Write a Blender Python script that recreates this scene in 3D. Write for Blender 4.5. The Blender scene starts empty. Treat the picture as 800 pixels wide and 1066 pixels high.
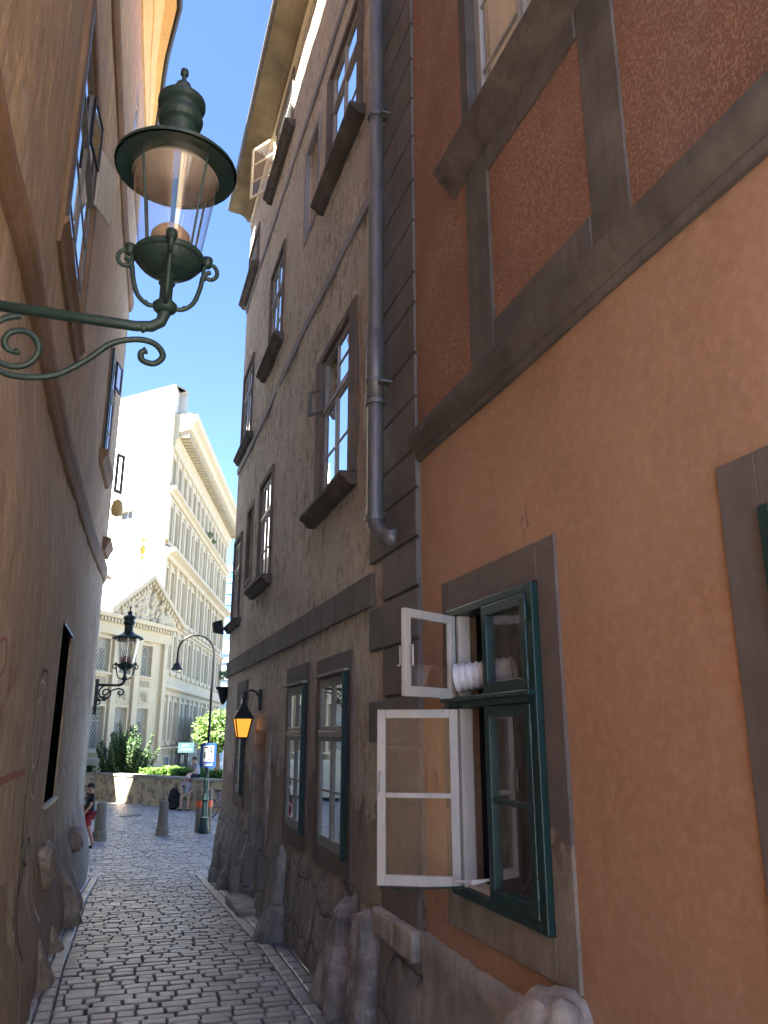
import bpy, bmesh, math, random
from mathutils import Vector, Matrix, noise
R = math.radians
random.seed(7)
scene = bpy.context.scene
COL = scene.collection
V = Vector

# ------------------------------------------------------------------ helpers
def sm(t): t = max(0., min(1., t)); return t*t*(3-2*t)
def gz(y):
    if y < 10: return -2.4
    if y < 22: return -2.4-(y-10)*.05
    return -3.0
PLAN = [(-20,-1.1),(4.7,-1.0),(5.5,-.95),(8,-.945),(10,-.91),(12.9,-.8),(15,-.72),(17.4,-.575),(18.5,-.52)]
def wx(y):
    for (a,b),(c,d) in zip(PLAN, PLAN[1:]):
        if y <= c: return b+(d-b)*(y-a)/(c-a)
    return PLAN[-1][1]
def lx(y, z):
    u = wx(y)
    off = .19-.15*sm((y-8)/10.5)
    o = off*sm((3.4-z)/2.2)
    o += .24*sm((-1.0-z)/1.5)
    return u+o

class Fr:
    def __init__(s, o, U, N, k=1): s.o=V(o); s.U=V(U).normalized(); s.N=V(N).normalized(); s.k=k
    def P(s, u, v, w=0): return s.o+(s.U*u+V((0,0,v))+s.N*w)*s.k
def azdir(a): a=R(a); return V((math.sin(a), math.cos(a), 0))

class MB:
    def __init__(s): s.bm = bmesh.new()
    def face(s, pts):
        vs = [s.bm.verts.new(p) for p in pts]
        return s.bm.faces.new(vs)
    def hexa(s, P):   # 8 points: bottom 4, top 4
        v = [s.bm.verts.new(p) for p in P]
        for f in ((0,3,2,1),(4,5,6,7),(0,1,5,4),(1,2,6,5),(2,3,7,6),(3,0,4,7)):
            s.bm.faces.new([v[i] for i in f])
        return s
    def box(s, fr, u0,u1,v0,v1,w0,w1):
        return s.hexa([fr.P(u0,v0,w0),fr.P(u1,v0,w0),fr.P(u1,v0,w1),fr.P(u0,v0,w1),
                fr.P(u0,v1,w0),fr.P(u1,v1,w0),fr.P(u1,v1,w1),fr.P(u0,v1,w1)])
    def prism(s, fr, pts, w0, w1):     # polygon in u,v extruded along w
        a=[s.bm.verts.new(fr.P(u,v,w0)) for u,v in pts]; b=[s.bm.verts.new(fr.P(u,v,w1)) for u,v in pts]
        s.bm.faces.new(a); s.bm.faces.new(b[::-1])
        n=len(pts)
        for i in range(n): s.bm.faces.new([a[i],b[i],b[(i+1)%n],a[(i+1)%n]])
        return s
    def profile(s, fr, pts, u0, u1, n=1, du=None):   # profile (w,v) swept along u
        rings=[]
        for k in range(n+1):
            u=u0+(u1-u0)*k/n
            rings.append([s.bm.verts.new(fr.P(u,v,w)+(du(u) if du else V((0,0,0)))) for w,v in pts])
        m=len(pts)
        for A,B in zip(rings,rings[1:]):
            for i in range(m): s.bm.faces.new([A[i],A[(i+1)%m],B[(i+1)%m],B[i]])
        s.bm.faces.new(rings[0][::-1]); s.bm.faces.new(rings[-1])
        return s
    def tube(s, pts, r, n=10, cap=True):
        pts=[V(p) for p in pts]; rr = r if isinstance(r,(list,tuple)) else [r]*len(pts)
        rings=[]; up=None
        for i,p in enumerate(pts):
            t=(pts[min(i+1,len(pts)-1)]-pts[max(i-1,0)]).normalized()
            if up is None:
                up=V((0,0,1)) if abs(t.z)<.9 else V((0,1,0))
            a=t.cross(up)
            if a.length<1e-5: a=t.orthogonal()
            a.normalize(); b=t.cross(a).normalized(); up=-b if (-b).dot(up)>0 else b
            rings.append([s.bm.verts.new(p+(a*math.cos(2*math.pi*k/n)+b*math.sin(2*math.pi*k/n))*rr[i]) for k in range(n)])
        for A,B in zip(rings,rings[1:]):
            for k in range(n): s.bm.faces.new([A[k],A[(k+1)%n],B[(k+1)%n],B[k]])
        if cap: s.bm.faces.new(rings[0][::-1]); s.bm.faces.new(rings[-1])
        return s
    def lathe(s, c, prof, n=24, ang0=0, cap=True):
        c=V(c); rings=[]
        for r,z in prof:
            rings.append([s.bm.verts.new(c+V((r*math.cos(ang0+2*math.pi*k/n), r*math.sin(ang0+2*math.pi*k/n), z))) for k in range(n)])
        for A,B in zip(rings,rings[1:]):
            for k in range(n): s.bm.faces.new([A[k],A[(k+1)%n],B[(k+1)%n],B[k]])
        if cap:
            s.bm.faces.new(rings[0][::-1]); s.bm.faces.new(rings[-1])
        return s
    def build(s, name, m, parent=None, bevel=0, smooth=False, fix=True, seg=2):
        if fix: bmesh.ops.recalc_face_normals(s.bm, faces=s.bm.faces)
        me=bpy.data.meshes.new(name); s.bm.to_mesh(me); s.bm.free()
        o=bpy.data.objects.new(name, me); COL.objects.link(o)
        if m: me.materials.append(m)
        if smooth:
            for p in me.polygons: p.use_smooth=True
        if smooth=='auto':
            pass
        if bevel:
            b=o.modifiers.new('bev','BEVEL'); b.width=bevel; b.segments=seg; b.limit_method='ANGLE'; b.angle_limit=R(40)
        if parent:
            o.parent=parent
            o.matrix_parent_inverse=Matrix.Translation(-parent.location) if not parent.parent else Matrix.Identity(4)
            if parent.type=='MESH': o.matrix_parent_inverse=Matrix.Identity(4)
        return o
def tag(o, label=None, cat=None, group=None, kind=None):
    if label: o['label']=label
    if cat: o['category']=cat
    if group: o['group']=group
    if kind: o['kind']=kind
    return o
def thing(name, loc, label, cat, group=None):
    o=bpy.data.objects.new(name,None); COL.objects.link(o); o.location=loc; o.empty_display_size=.2
    return tag(o,label,cat,group)

# ------------------------------------------------------------------ materials
class N:
    def __init__(s, name):
        s.m=bpy.data.materials.new(name); s.m.use_nodes=True; s.t=s.m.node_tree; s.n=s.t.nodes; s.l=s.t.links
        s.n.clear(); s.out=s.n.new('ShaderNodeOutputMaterial')
        s.tc=s.n.new('ShaderNodeTexCoord')
    def new(s, typ, **k):
        x=s.n.new('ShaderNode'+typ)
        for a,b in k.items(): setattr(x,a,b)
        return x
    def lk(s,a,b): s.l.new(a,b)
    def coord(s, sc=(1,1,1)):
        g=s.new('NewGeometry'); mp=s.new('Mapping'); mp.inputs['Scale'].default_value=sc
        s.lk(g.outputs['Position'],mp.inputs['Vector']); return mp.outputs[0]
    def noise(s, scale, det=4, rough=.55, sc=(1,1,1), dist=0):
        x=s.new('TexNoise'); x.inputs['Scale'].default_value=scale; x.inputs['Detail'].default_value=det
        x.inputs['Roughness'].default_value=rough; x.inputs['Distortion'].default_value=dist
        s.lk(s.coord(sc),x.inputs['Vector']); return x.outputs['Fac']
    def ramp(s, fac, a, b, c0=(0,0,0,1), c1=(1,1,1,1)):
        x=s.new('ValToRGB'); x.color_ramp.elements[0].position=a; x.color_ramp.elements[1].position=b
        x.color_ramp.elements[0].color=c0; x.color_ramp.elements[1].color=c1; s.lk(fac,x.inputs[0]); return x.outputs[0]
    def mix(s, fac, a, b, mode='MIX'):
        x=s.new('Mix', data_type='RGBA', blend_type=mode)
        for i,v in ((0,fac),(6,a),(7,b)):
            if isinstance(v,(int,float)): x.inputs[i].default_value=v
            elif isinstance(v,tuple): x.inputs[i].default_value=(*v[:3],1)
            else: s.lk(v,x.inputs[i])
        return x.outputs[2]
    def math(s, op, a, b=0):
        x=s.new('Math',operation=op)
        for i,v in ((0,a),(1,b)):
            if isinstance(v,(int,float)): x.inputs[i].default_value=v
            else: s.lk(v,x.inputs[i])
        return x.outputs[0]
    def sepz(s):
        g=s.new('NewGeometry'); x=s.new('SeparateXYZ'); s.lk(g.outputs['Position'],x.inputs[0]); return x.outputs
    def bsdf(s, col, rough=.8, metal=0, bump=None, bs=.3, bd=.02, spec=.5, bump2=None, bs2=.3, bd2=.05):
        p=s.new('BsdfPrincipled')
        if isinstance(col,tuple): p.inputs['Base Color'].default_value=(*col[:3],1)
        else: s.lk(col,p.inputs['Base Color'])
        if isinstance(rough,(int,float)): p.inputs['Roughness'].default_value=rough
        else: s.lk(rough,p.inputs['Roughness'])
        p.inputs['Metallic'].default_value=metal; p.inputs['Specular IOR Level'].default_value=spec
        prev=None
        for h,st,d in ((bump2,bs2,bd2),(bump,bs,bd)):
            if h is not None:
                b=s.new('Bump'); b.inputs['Strength'].default_value=st; b.inputs['Distance'].default_value=d
                s.lk(h,b.inputs['Height'])
                if prev: s.lk(prev,b.inputs['Normal'])
                prev=b.outputs[0]
        if prev: s.lk(prev,p.inputs['Normal'])
        s.lk(p.outputs[0],s.out.inputs[0]); return p

def c8(r,g,b):
    f=lambda c:(c/255/12.92 if c/255<.04045 else ((c/255+.055)/1.055)**2.4)
    return (f(r),f(g),f(b))
def sc(c,k): return tuple(min(1,x*k) for x in c)

def plaster(name, col, dark=.72, light=1.15, streak=.5, fine=120, bs=.35, rough=.9, patch=None, pscale=1.2, lump=0, scr=0):
    m=N(name)
    a=m.noise(pscale,6,.6); c=m.mix(m.ramp(a,.3,.72),sc(col,dark),sc(col,light))
    st=m.noise(3.2,5,.65,(3.2,3.2,.22)); c=m.mix(m.math('MULTIPLY',m.ramp(st,.48,.75),streak),c,sc(col,.55))
    st2=m.noise(5,4,.6,(4,4,.15)); c=m.mix(m.math('MULTIPLY',m.ramp(st2,.55,.8),streak*.6),c,sc(tuple(.5*x+.5*sum(col)/3 for x in col),1.35))
    f=m.noise(26,5,.7); c=m.mix(m.math('MULTIPLY',m.ramp(f,.35,.7),.28),c,sc(col,.7))
    if patch:
        for thr,pc,scl in patch:
            pn=m.noise(scl,7,.68,(1,1,1),.4); c=m.mix(m.ramp(pn,thr,thr+.03),c,pc)
    h=m.math('ADD',m.math('MULTIPLY',m.noise(fine,3,.7),.35),m.noise(14,5,.6))
    m.bsdf(c,rough,bump=h,bs=bs,bd=.012,spec=.3,bump2=m.noise(2.2,5,.6) if lump else None,bs2=lump,bd2=.08)
    return m.m

def paint(name, col, rough=.45, wear=.25, bs=.15, chips=None):
    m=N(name)
    c=m.mix(m.ramp(m.noise(9,5,.65,(1,1,.3)),.35,.75),col,sc(col,1-wear))
    if chips:
        cn=m.noise(38,4,.7); c=m.mix(m.ramp(cn,.67,.7),c,chips)
    m.bsdf(c,m.ramp(m.noise(20),.3,.7,(rough-.08,)*3+(1,),(rough+.15,)*3+(1,)),bump=m.noise(60,3,.6,(1,1,.3)),bs=bs,bd=.004)
    return m.m

M={}
# grey-brown house plaster: worn away to stone at its foot with an uneven edge
def m_grey_wall():
    m=N('worn_grey_brown_plaster'); col=(.86,.76,.60)
    xyz=m.sepz()
    c=m.mix(m.ramp(m.noise(.9,6,.6),.3,.7),sc(col,.78),sc(col,1.15))
    st=m.noise(1.7,6,.62,(1.6,1.6,.55),.5); c=m.mix(m.math('MULTIPLY',m.ramp(st,.46,.62),.62),c,(.48,.41,.31))
    st=m.noise(3.1,7,.68,(1.3,1.3,.7),.8); c=m.mix(m.math('MULTIPLY',m.ramp(st,.54,.66),.6),c,(.80,.75,.66))
    st=m.noise(4,5,.6,(3,3,.2)); c=m.mix(m.math('MULTIPLY',m.ramp(st,.56,.75),.3),c,(.24,.19,.15))
    w=m.noise(.75,7,.66,(1,1,.7),.9); c=m.mix(m.math('MULTIPLY',m.ramp(w,.47,.57),.6),c,(.46,.37,.27))
    w=m.noise(7,6,.7,(1,1,.6),.4); c=m.mix(m.math('MULTIPLY',m.ramp(w,.51,.60),.5),c,(.36,.29,.215)); c=m.mix(m.math('MULTIPLY',m.ramp(w,.47,.40),.85),c,(.92,.86,.74))
    c=m.mix(m.math('MULTIPLY',m.ramp(m.noise(22,5,.7),.4,.7),.3),c,(.26,.2,.16))
    # exposed render and stone below an irregular tide line
    edge=m.math('ADD',m.math('MULTIPLY',xyz[2],-1.0),m.math('MULTIPLY',m.math('SUBTRACT',m.noise(1.3,6,.65),.5),2.6))
    f1=m.ramp(m.math('MULTIPLY',m.math('SUBTRACT',edge,.62),1.0),.0,.05)
    expo=m.mix(m.ramp(m.noise(6,6,.7),.3,.7),(.42,.34,.26),(.58,.49,.39))
    c=m.mix(f1,c,expo)
    edge2=m.math('ADD',m.math('MULTIPLY',xyz[2],-1.0),m.math('MULTIPLY',m.math('SUBTRACT',m.noise(2.1,5,.6),.5),1.6))
    f2=m.ramp(m.math('SUBTRACT',edge2,1.45),.0,.04)
    stone=m.mix(m.ramp(m.noise(3,7,.72,(1,1,.6)),.35,.65),(.31,.28,.25),(.52,.48,.42))
    # broken courses of stone
    vo=m.new('TexVoronoi',feature='DISTANCE_TO_EDGE'); vo.inputs['Scale'].default_value=1.9; vo.inputs['Randomness'].default_value=.8
    cn=m.new('TexNoise'); cn.inputs['Scale'].default_value=3.5; cn.inputs['Detail'].default_value=4; m.lk(m.coord(),cn.inputs['Vector']); m.lk(m.mix(.22,m.coord((1,1.0,1.35)),cn.outputs['Color']),vo.inputs['Vector'])
    stone=m.mix(m.ramp(vo.outputs['Distance'],.0,.035,(0,0,0,1),(1,1,1,1)),(.20,.17,.14),stone)
    c=m.mix(f2,c,stone)
    crack=m.new('TexVoronoi',feature='DISTANCE_TO_EDGE'); crack.inputs['Scale'].default_value=1.1
    mp=m.mix(.12,m.coord((1,1,.6)),m.new('TexNoise').outputs['Color']); m.lk(mp,crack.inputs['Vector'])
    h=m.math('ADD',m.math('MULTIPLY',m.noise(90,4,.7),.25),m.math('MULTIPLY',m.noise(9,6,.65,(1,1,.8)),1.0))
    h=m.math('SUBTRACT',h,m.math('MULTIPLY',f1,1.0)); h=m.math('SUBTRACT',h,m.math('MULTIPLY',f2,.9))
    h=m.math('ADD',h,m.math('MULTIPLY',m.ramp(vo.outputs['Distance'],.0,.08),m.math('MULTIPLY',f2,.6)))
    m.bsdf(c,.85,bump=h,bs=.9,bd=.045,spec=.35,bump2=m.noise(3.4,6,.62,(1.3,1.3,.7),.6),bs2=.9,bd2=.3)
    return m.m
M['grey_wall']=m_grey_wall()
def m_left_wall():
    m=N('weathered_brown_plaster_with_scrawls'); xyz=m.sepz()
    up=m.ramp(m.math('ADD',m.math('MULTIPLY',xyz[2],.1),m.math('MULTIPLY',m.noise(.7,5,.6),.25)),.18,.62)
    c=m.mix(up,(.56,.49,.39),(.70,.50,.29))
    c=m.mix(m.ramp(m.noise(.8,6,.62),.35,.7),sc((.5,.45,.4),.0) if 0 else c,m.mix(.5,c,(.34,.29,.23)))
    st=m.noise(1.9,6,.62,(2,2,.35),.4); c=m.mix(m.math('MULTIPLY',m.ramp(st,.45,.66),.5),c,(.31,.24,.20))
    st=m.noise(4,6,.65,(3,3,.2),.3); c=m.mix(m.math('MULTIPLY',m.ramp(st,.53,.72),.4),c,(.62,.55,.47))
    w=m.noise(1.0,7,.68,(1,1,.7),.7); c=m.mix(m.math('MULTIPLY',m.ramp(w,.50,.58),.55),c,(.44,.34,.24)); w=m.noise(3.1,7,.7,(1.3,1.3,.6),.5); c=m.mix(m.math('MULTIPLY',m.ramp(w,.55,.61),.7),c,(.76,.67,.55)); c=m.mix(m.math('MULTIPLY',m.ramp(w,.44,.37),.5),c,(.33,.25,.18))
    pit=m.noise(9,3,.5,(1.5,1.5,.7)); c=m.mix(m.ramp(pit,.765,.785),c,(.07,.05,.04))
    low=m.ramp(m.math('ADD',m.math('MULTIPLY',xyz[2],-1),m.math('MULTIPLY',m.math('SUBTRACT',m.noise(1.6,6,.7,(1,1,.5)),.5),2.4)),1.35,1.45) if 0 else None
    e=m.math('ADD',m.math('MULTIPLY',xyz[2],-1.),m.math('MULTIPLY',m.math('SUBTRACT',m.noise(1.6,6,.7,(1.4,1.4,.35)),.5),3.4))
    f=m.ramp(m.math('SUBTRACT',e,1.35),0,.05)
    c=m.mix(f,c,m.mix(m.noise(7,6,.7),(.16,.12,.10),(.42,.34,.27)))
    h=m.math('ADD',m.math('MULTIPLY',m.noise(80,4,.7),.25),m.noise(8,6,.65,(1.4,1.4,.5)))
    h=m.math('SUBTRACT',h,m.math('MULTIPLY',f,.8))
    m.bsdf(c,.88,bump=h,bs=.8,bd=.035,spec=.3,bump2=m.noise(1.8,5,.6,(1.4,1.4,.6)),bs2=.6,bd2=.15)
    return m.m
M['left_wall']=m_left_wall()
def m_orange():
    m=N('smooth_orange_render'); xyz=m.sepz(); col=(.46,.28,.175)
    c=m.mix(m.ramp(m.noise(.55,6,.62,(1,1,.8),.3),.3,.72),sc(col,.74),sc(col,1.12))
    c=m.mix(m.math('MULTIPLY',m.ramp(m.noise(2.2,6,.7,(1,1,.35)),.45,.75),.35),c,(.42,.24,.16))
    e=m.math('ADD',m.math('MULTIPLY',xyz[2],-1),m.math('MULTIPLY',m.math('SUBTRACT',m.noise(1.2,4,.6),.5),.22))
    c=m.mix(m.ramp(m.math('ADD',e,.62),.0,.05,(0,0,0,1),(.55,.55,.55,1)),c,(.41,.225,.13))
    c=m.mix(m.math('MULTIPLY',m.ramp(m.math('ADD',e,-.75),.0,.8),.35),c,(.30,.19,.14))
    c=m.mix(m.math('MULTIPLY',m.ramp(m.noise(17,5,.7),.45,.7),.22),c,(.68,.48,.36))
    ch=m.ramp(m.noise(3.3,7,.72,(1,1,1.2),.3),.735,.745); c=m.mix(ch,c,(.34,.26,.21))
    w=m.new('TexVoronoi',feature='DISTANCE_TO_EDGE'); w.inputs['Scale'].default_value=.55
    cn=m.new('TexNoise'); cn.inputs['Scale'].default_value=2.2; cn.inputs['Detail'].default_value=6; m.lk(m.coord(),cn.inputs['Vector']); m.lk(m.mix(.35,m.coord((1,1,.45)),cn.outputs['Color']),w.inputs['Vector'])
    cr=m.math('MULTIPLY',m.ramp(w.outputs['Distance'],.0,.0035,(1,1,1,1),(0,0,0,1)),m.ramp(m.noise(.9,3),.5,.6)); c=m.mix(m.math('MULTIPLY',cr,.7),c,(.26,.15,.10))
    h=m.math('ADD',m.math('MULTIPLY',m.noise(130,3,.7),.3),m.noise(11,6,.65)); h=m.math('SUBTRACT',h,m.math('MULTIPLY',ch,.8)); h=m.math('SUBTRACT',h,m.math('MULTIPLY',cr,.6))
    m.bsdf(c,.82,bump=h,bs=.42,bd=.012,spec=.35,bump2=m.noise(1.4,4,.6),bs2=.4,bd2=.08); return m.m
M['orange']=m_orange()
def m_rough():
    m=N('coarse_red_roughcast'); col=(.74,.43,.28)
    c=m.mix(m.ramp(m.noise(1.3,5,.6,(1,1,.5)),.3,.75),sc(col,.75),sc(col,1.1))
    f=m.noise(62,5,.72,(1,1,.75),.2)
    c=m.mix(m.math('MULTIPLY',m.ramp(f,.52,.68),.75),c,(.95,.76,.62))
    c=m.mix(m.math('MULTIPLY',m.ramp(f,.48,.39),.75),c,(.36,.15,.085))
    dk=m.noise(2.3,6,.7,(1,1,.5)); c=m.mix(m.math('MULTIPLY',m.ramp(dk,.5,.72),.5),c,(.40,.20,.13))
    big=m.noise(1.1,5,.6); c=m.mix(m.math('MULTIPLY',m.ramp(big,.5,.75),.4),c,(.66,.50,.42))
    m.bsdf(c,.9,bump=f,bs=1.0,bd=.06,spec=.25,bump2=m.noise(110,3,.7),bs2=.5,bd2=.008)
    return m.m
M['rough']=m_rough()
M['dark_trim']=plaster('dark_grey_brown_trim_paint',(.15,.13,.12),.8,1.25,.35,90,.3,.8,pscale=2)
M['quoin']=plaster('dark_slate_quoin_paint',(.17,.16,.158),.72,1.3,.45,90,.35,.8,pscale=1.6)
M['worn_trim']=plaster('worn_grey_stone_trim',(.20,.165,.145),.7,1.3,.6,80,.5,.85,pscale=2.4)
M['apron']=plaster('grey_weathered_timber_coloured_trim',(.155,.14,.128),.5,1.25,.8,100,.4,.85,pscale=2.5)
M['sillstone']=plaster('sooty_sill_stone',(.15,.13,.118),.5,1.4,.8,70,.6,.85,pscale=4)
M['left_trim']=plaster('brown_stone_band',(.30,.20,.13),.7,1.15,.6,80,.4,.85)
M['belt']=plaster('slate_blue_band_paint',(.38,.38,.41),.75,1.2,.5,80,.35,.85)
M['stone']=plaster('worn_guard_stone',(.34,.31,.27),.5,1.5,.8,60,1.0,.85,patch=[(.56,(.46,.43,.38),5),(.66,(.20,.18,.155),8)],pscale=5,lump=.9)
M['stone_pale']=plaster('pale_guard_stone',(.46,.42,.36),.5,1.45,.5,60,.9,.85,patch=[(.6,(.55,.51,.47),4)],pscale=4,lump=.6)
M['slab']=plaster('grey_plinth_slab',(.38,.355,.32),.6,1.35,.6,70,.7,.85,pscale=2.8,lump=.4)
M['white_wall']=plaster('white_render',(.72,.69,.62),.95,1.02,.05,60,.1)
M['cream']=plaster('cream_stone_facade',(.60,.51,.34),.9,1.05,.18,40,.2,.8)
M['cream_dark']=plaster('cream_stone_shadow_joint',(.50,.43,.29),.9,1.05,.2,40,.2,.8)  # slightly darker cream for panels, reliefs, attic and brackets
M['yellow']=plaster('yellow_painted_eave',(.80,.60,.26),.85,1.08,.35,60,.15,.7)
M['cream_frieze']=plaster('pale_yellow_frieze',(.92,.85,.60),.9,1.05,.15,60,.15,.7)  # sunlight under the eave is put into this pale colour
M['soffit']=plaster('stained_soffit_boards',(.33,.26,.16),.4,1.2,.6,60,.4,.85)
M['green']=paint('dark_green_window_paint',(.010,.045,.043),.35,.3,.1)
M['dgrey_frame']=paint('grey_window_paint',(.22,.22,.22),.5,.3,.1)
M['lgrey_frame']=paint('pale_grey_window_paint',(.42,.42,.41),.5,.3,.1)
M['sash']=paint('grey_green_sash_paint',(.36,.39,.36),.5,.3,.1)
M['white']=paint('chipped_white_window_paint',(.60,.585,.55),.5,.22,.25,chips=(.22,.19,.15))
M['black']=paint('black_paint',(.012,.012,.013),.45,.2)
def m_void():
    m=N('deep_black_opening'); d=m.new('BsdfDiffuse'); c=m.mix(m.noise(8),(.004,.004,.004),(.009,.009,.009)); m.lk(c,d.inputs[0]); m.lk(d.outputs[0],m.out.inputs[0]); return m.m  # black colour stands in for the shade inside the slit
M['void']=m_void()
M['iron']=paint('dark_green_cast_iron',(.018,.050,.047),.42,.4,.3,chips=(.10,.11,.10))
M['zinc']=None
def m_zinc():
    m=N('grey_zinc_pipe'); c=m.mix(m.ramp(m.noise(6,5,.65,(2,2,.4)),.3,.7),(.17,.175,.175),(.28,.285,.28))
    m.bsdf(c,.5,.55,bump=m.noise(30,4,.6),bs=.1,bd=.004); return m.m
M['zinc']=m_zinc()
def m_cobble():
    m=N('worn_granite_sett'); g=m.new('NewGeometry'); rp=g.outputs['Random Per Island']
    c=m.mix(rp,(.18,.18,.185),(.42,.42,.42))
    c=m.mix(m.math('MULTIPLY',m.ramp(m.noise(40,5,.7),.4,.65),.5),c,(.34,.34,.35))
    c=m.mix(m.math('MULTIPLY',m.ramp(m.noise(1.1,5,.6),.45,.7),.45),c,(.10,.10,.105))
    m.bsdf(c,m.ramp(m.noise(25,4),.3,.7,(.26,)*3+(1,),(.52,)*3+(1,)),bump=m.math('ADD',m.noise(30,5,.7),m.math('MULTIPLY',m.noise(140,3,.7),.3)),bs=.5,bd=.012,spec=.6)
    return m.m
M['cobble']=m_cobble()
def m_ground():
    m=N('dark_joint_sand'); c=m.mix(m.noise(9,6,.7),(.09,.087,.083),(.19,.18,.17)); m.bsdf(c,.9,bump=m.noise(60,5,.7),bs=.6,bd=.01); return m.m
M['ground']=m_ground()
def m_far(): 
    m=N('grey_asphalt_ground'); c=m.mix(m.noise(2,6,.7),(.05,.05,.05),(.09,.09,.088)); m.bsdf(c,.9,bump=m.noise(60,5,.7),bs=.3,bd=.01); return m.m
M['asphalt']=m_far()
def m_glass(name, tint=(1,1,1), boost=1.0, base=.0, dirt=.06, gl=(1,1,1), bump=.05):
    m=N(name); fr=m.new('Fresnel'); fr.inputs['IOR'].default_value=1.55
    fac=m.math('MINIMUM',m.math('ADD',m.math('MULTIPLY',fr.outputs[0],boost),base),1.0); gg=m.new('NewGeometry'); fac=m.math('MULTIPLY',fac,m.math('SUBTRACT',1.0,gg.outputs['Backfacing']))
    t=m.new('BsdfTransparent'); t.inputs[0].default_value=(*tint,1); g=m.new('BsdfGlossy'); g.inputs['Roughness'].default_value=.015; g.inputs[0].default_value=(*gl,1)
    nb=m.new('Bump'); nb.inputs['Strength'].default_value=bump; nb.inputs['Distance'].default_value=.02; m.lk(m.noise(1.8,2),nb.inputs['Height']); m.lk(nb.outputs[0],g.inputs['Normal'])
    mx=m.new('MixShader'); m.lk(fac,mx.inputs[0]); m.lk(t.outputs[0],mx.inputs[1]); m.lk(g.outputs[0],mx.inputs[2])
    d=m.new('BsdfDiffuse'); d.inputs[0].default_value=(.5,.48,.44,1); m2=m.new('MixShader')
    m.lk(m.math('MULTIPLY',m.ramp(m.noise(5,5,.7,(1,1,.5)),.4,.9),dirt*3),m2.inputs[0]); m.lk(mx.outputs[0],m2.inputs[1]); m.lk(d.outputs[0],m2.inputs[2])
    m.lk(m2.outputs[0],m.out.inputs[0]); return m.m
M['glass']=m_glass('old_window_glass',boost=1.5,base=.05,dirt=.03)
M['glass_up']=m_glass('reflecting_window_glass',boost=2.2,base=.25,dirt=.015,bump=.015)
M['lampglass']=m_glass('dusty_lamp_glass',boost=1.6,base=.06,dirt=.10)
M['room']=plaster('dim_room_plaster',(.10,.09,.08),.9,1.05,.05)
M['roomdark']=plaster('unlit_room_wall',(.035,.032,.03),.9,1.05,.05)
M['curtain']=None
def m_curtain():
    m=N('white_net_curtain'); w=m.new('TexWave'); w.inputs['Scale'].default_value=6; w.inputs['Distortion'].default_value=2; m.lk(m.coord((1,1,.05)),w.inputs['Vector'])
    c=m.mix(w.outputs[0],(.55,.54,.50),(.82,.81,.77)); m.bsdf(c,.9,bump=w.outputs[0],bs=.5,bd=.03); return m.m
M['curtain']=m_curtain()
M['beige_blind']=plaster('beige_curtain_cloth',(.62,.56,.40),.85,1.1,.5,60,.2)
M['plastic']=paint('white_plastic_hose',(.68,.70,.74),.35,.1,.05)
def m_leaf(name,a,b):
    m=N(name); g=m.new('NewGeometry'); c=m.mix(g.outputs['Random Per Island'],a,b)
    p=m.new('BsdfPrincipled'); m.lk(c,p.inputs['Base Color']); p.inputs['Roughness'].default_value=.55
    t=m.new('BsdfTranslucent'); m.lk(c,t.inputs[0]); x=m.new('MixShader'); x.inputs[0].default_value=.3
    m.lk(p.outputs[0],x.inputs[1]); m.lk(t.outputs[0],x.inputs[2]); m.lk(x.outputs[0],m.out.inputs[0]); return m.m
M['juniper']=m_leaf('juniper_foliage',(.03,.07,.02),(.08,.14,.045))
M['hedge']=m_leaf('hedge_foliage',(.07,.15,.02),(.15,.28,.04))
M['leaf']=m_leaf('tree_foliage',(.06,.12,.025),(.16,.26,.06))
M['bark']=plaster('bark',(.12,.09,.06),.6,1.3,.5)
M['planter']=plaster('plaza_wall_render',(.58,.47,.31),.75,1.15,.3,50,.5,.85,patch=[(.53,(.27,.235,.185),2.4),(.60,(.12,.10,.085),3.6)],pscale=1.4)
M['coping']=plaster('coping_stone',(.36,.33,.27),.7,1.2,.3,50,.4)
M['concrete']=plaster('weathered_concrete',(.21,.185,.145),.7,1.25,.5,70,.5)
M['slate']=plaster('blue_grey_roof_sheet',(.09,.105,.13),.9,1.1,.1)
M['rooftile']=plaster('brown_roof_tiles',(.16,.08,.05),.7,1.3,.4)
M['orange_tape']=paint('orange_band',(.75,.13,.03),.5,.1)
M['gold']=None
def m_simple(name,col,rough=.6,metal=0,em=0):
    m=N(name); c=m.mix(m.noise(12,4),sc(col,.85),sc(col,1.1)); p=m.bsdf(c,rough,metal)
    if em: p.inputs['Emission Color'].default_value=(*col,1); p.inputs['Emission Strength'].default_value=em
    return m.m
M['gold']=m_simple('gilded_metal',(.85,.5,.1),.35,.7)
M['skin']=m_simple('skin',(.50,.27,.18)); M['skin2']=m_simple('pale_skin',(.62,.38,.28))
M['blackcloth']=m_simple('black_cloth',(.015,.015,.018),.85); M['redcloth']=m_simple('dark_red_cloth',(.28,.02,.03),.85)
M['greycloth']=m_simple('grey_blue_cloth',(.34,.36,.42),.85); M['khaki']=m_simple('khaki_cloth',(.48,.42,.28),.85)
M['salmon']=m_simple('salmon_cloth',(.55,.25,.20),.85); M['hair']=m_simple('dark_hair',(.03,.02,.015),.7)
M['capcloth']=m_simple('pale_pink_cap_cloth',(.60,.45,.42),.85)
M['signblue']=m_simple('sign_blue',(.008,.05,.20),.5); M['signwhite']=m_simple('sign_white',(.42,.43,.45),.5)
M['signteal']=m_simple('sign_dark_teal',(.055,.11,.12),.4); M['signpale']=m_simple('sign_pale_letters',(.34,.42,.43),.5)
M['amber']=m_simple('lit_amber_glass',(.75,.26,.03),.4,0,.16)
M['fwin']=m_simple('dark_far_window_glass',(.10,.11,.115),.15)
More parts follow.
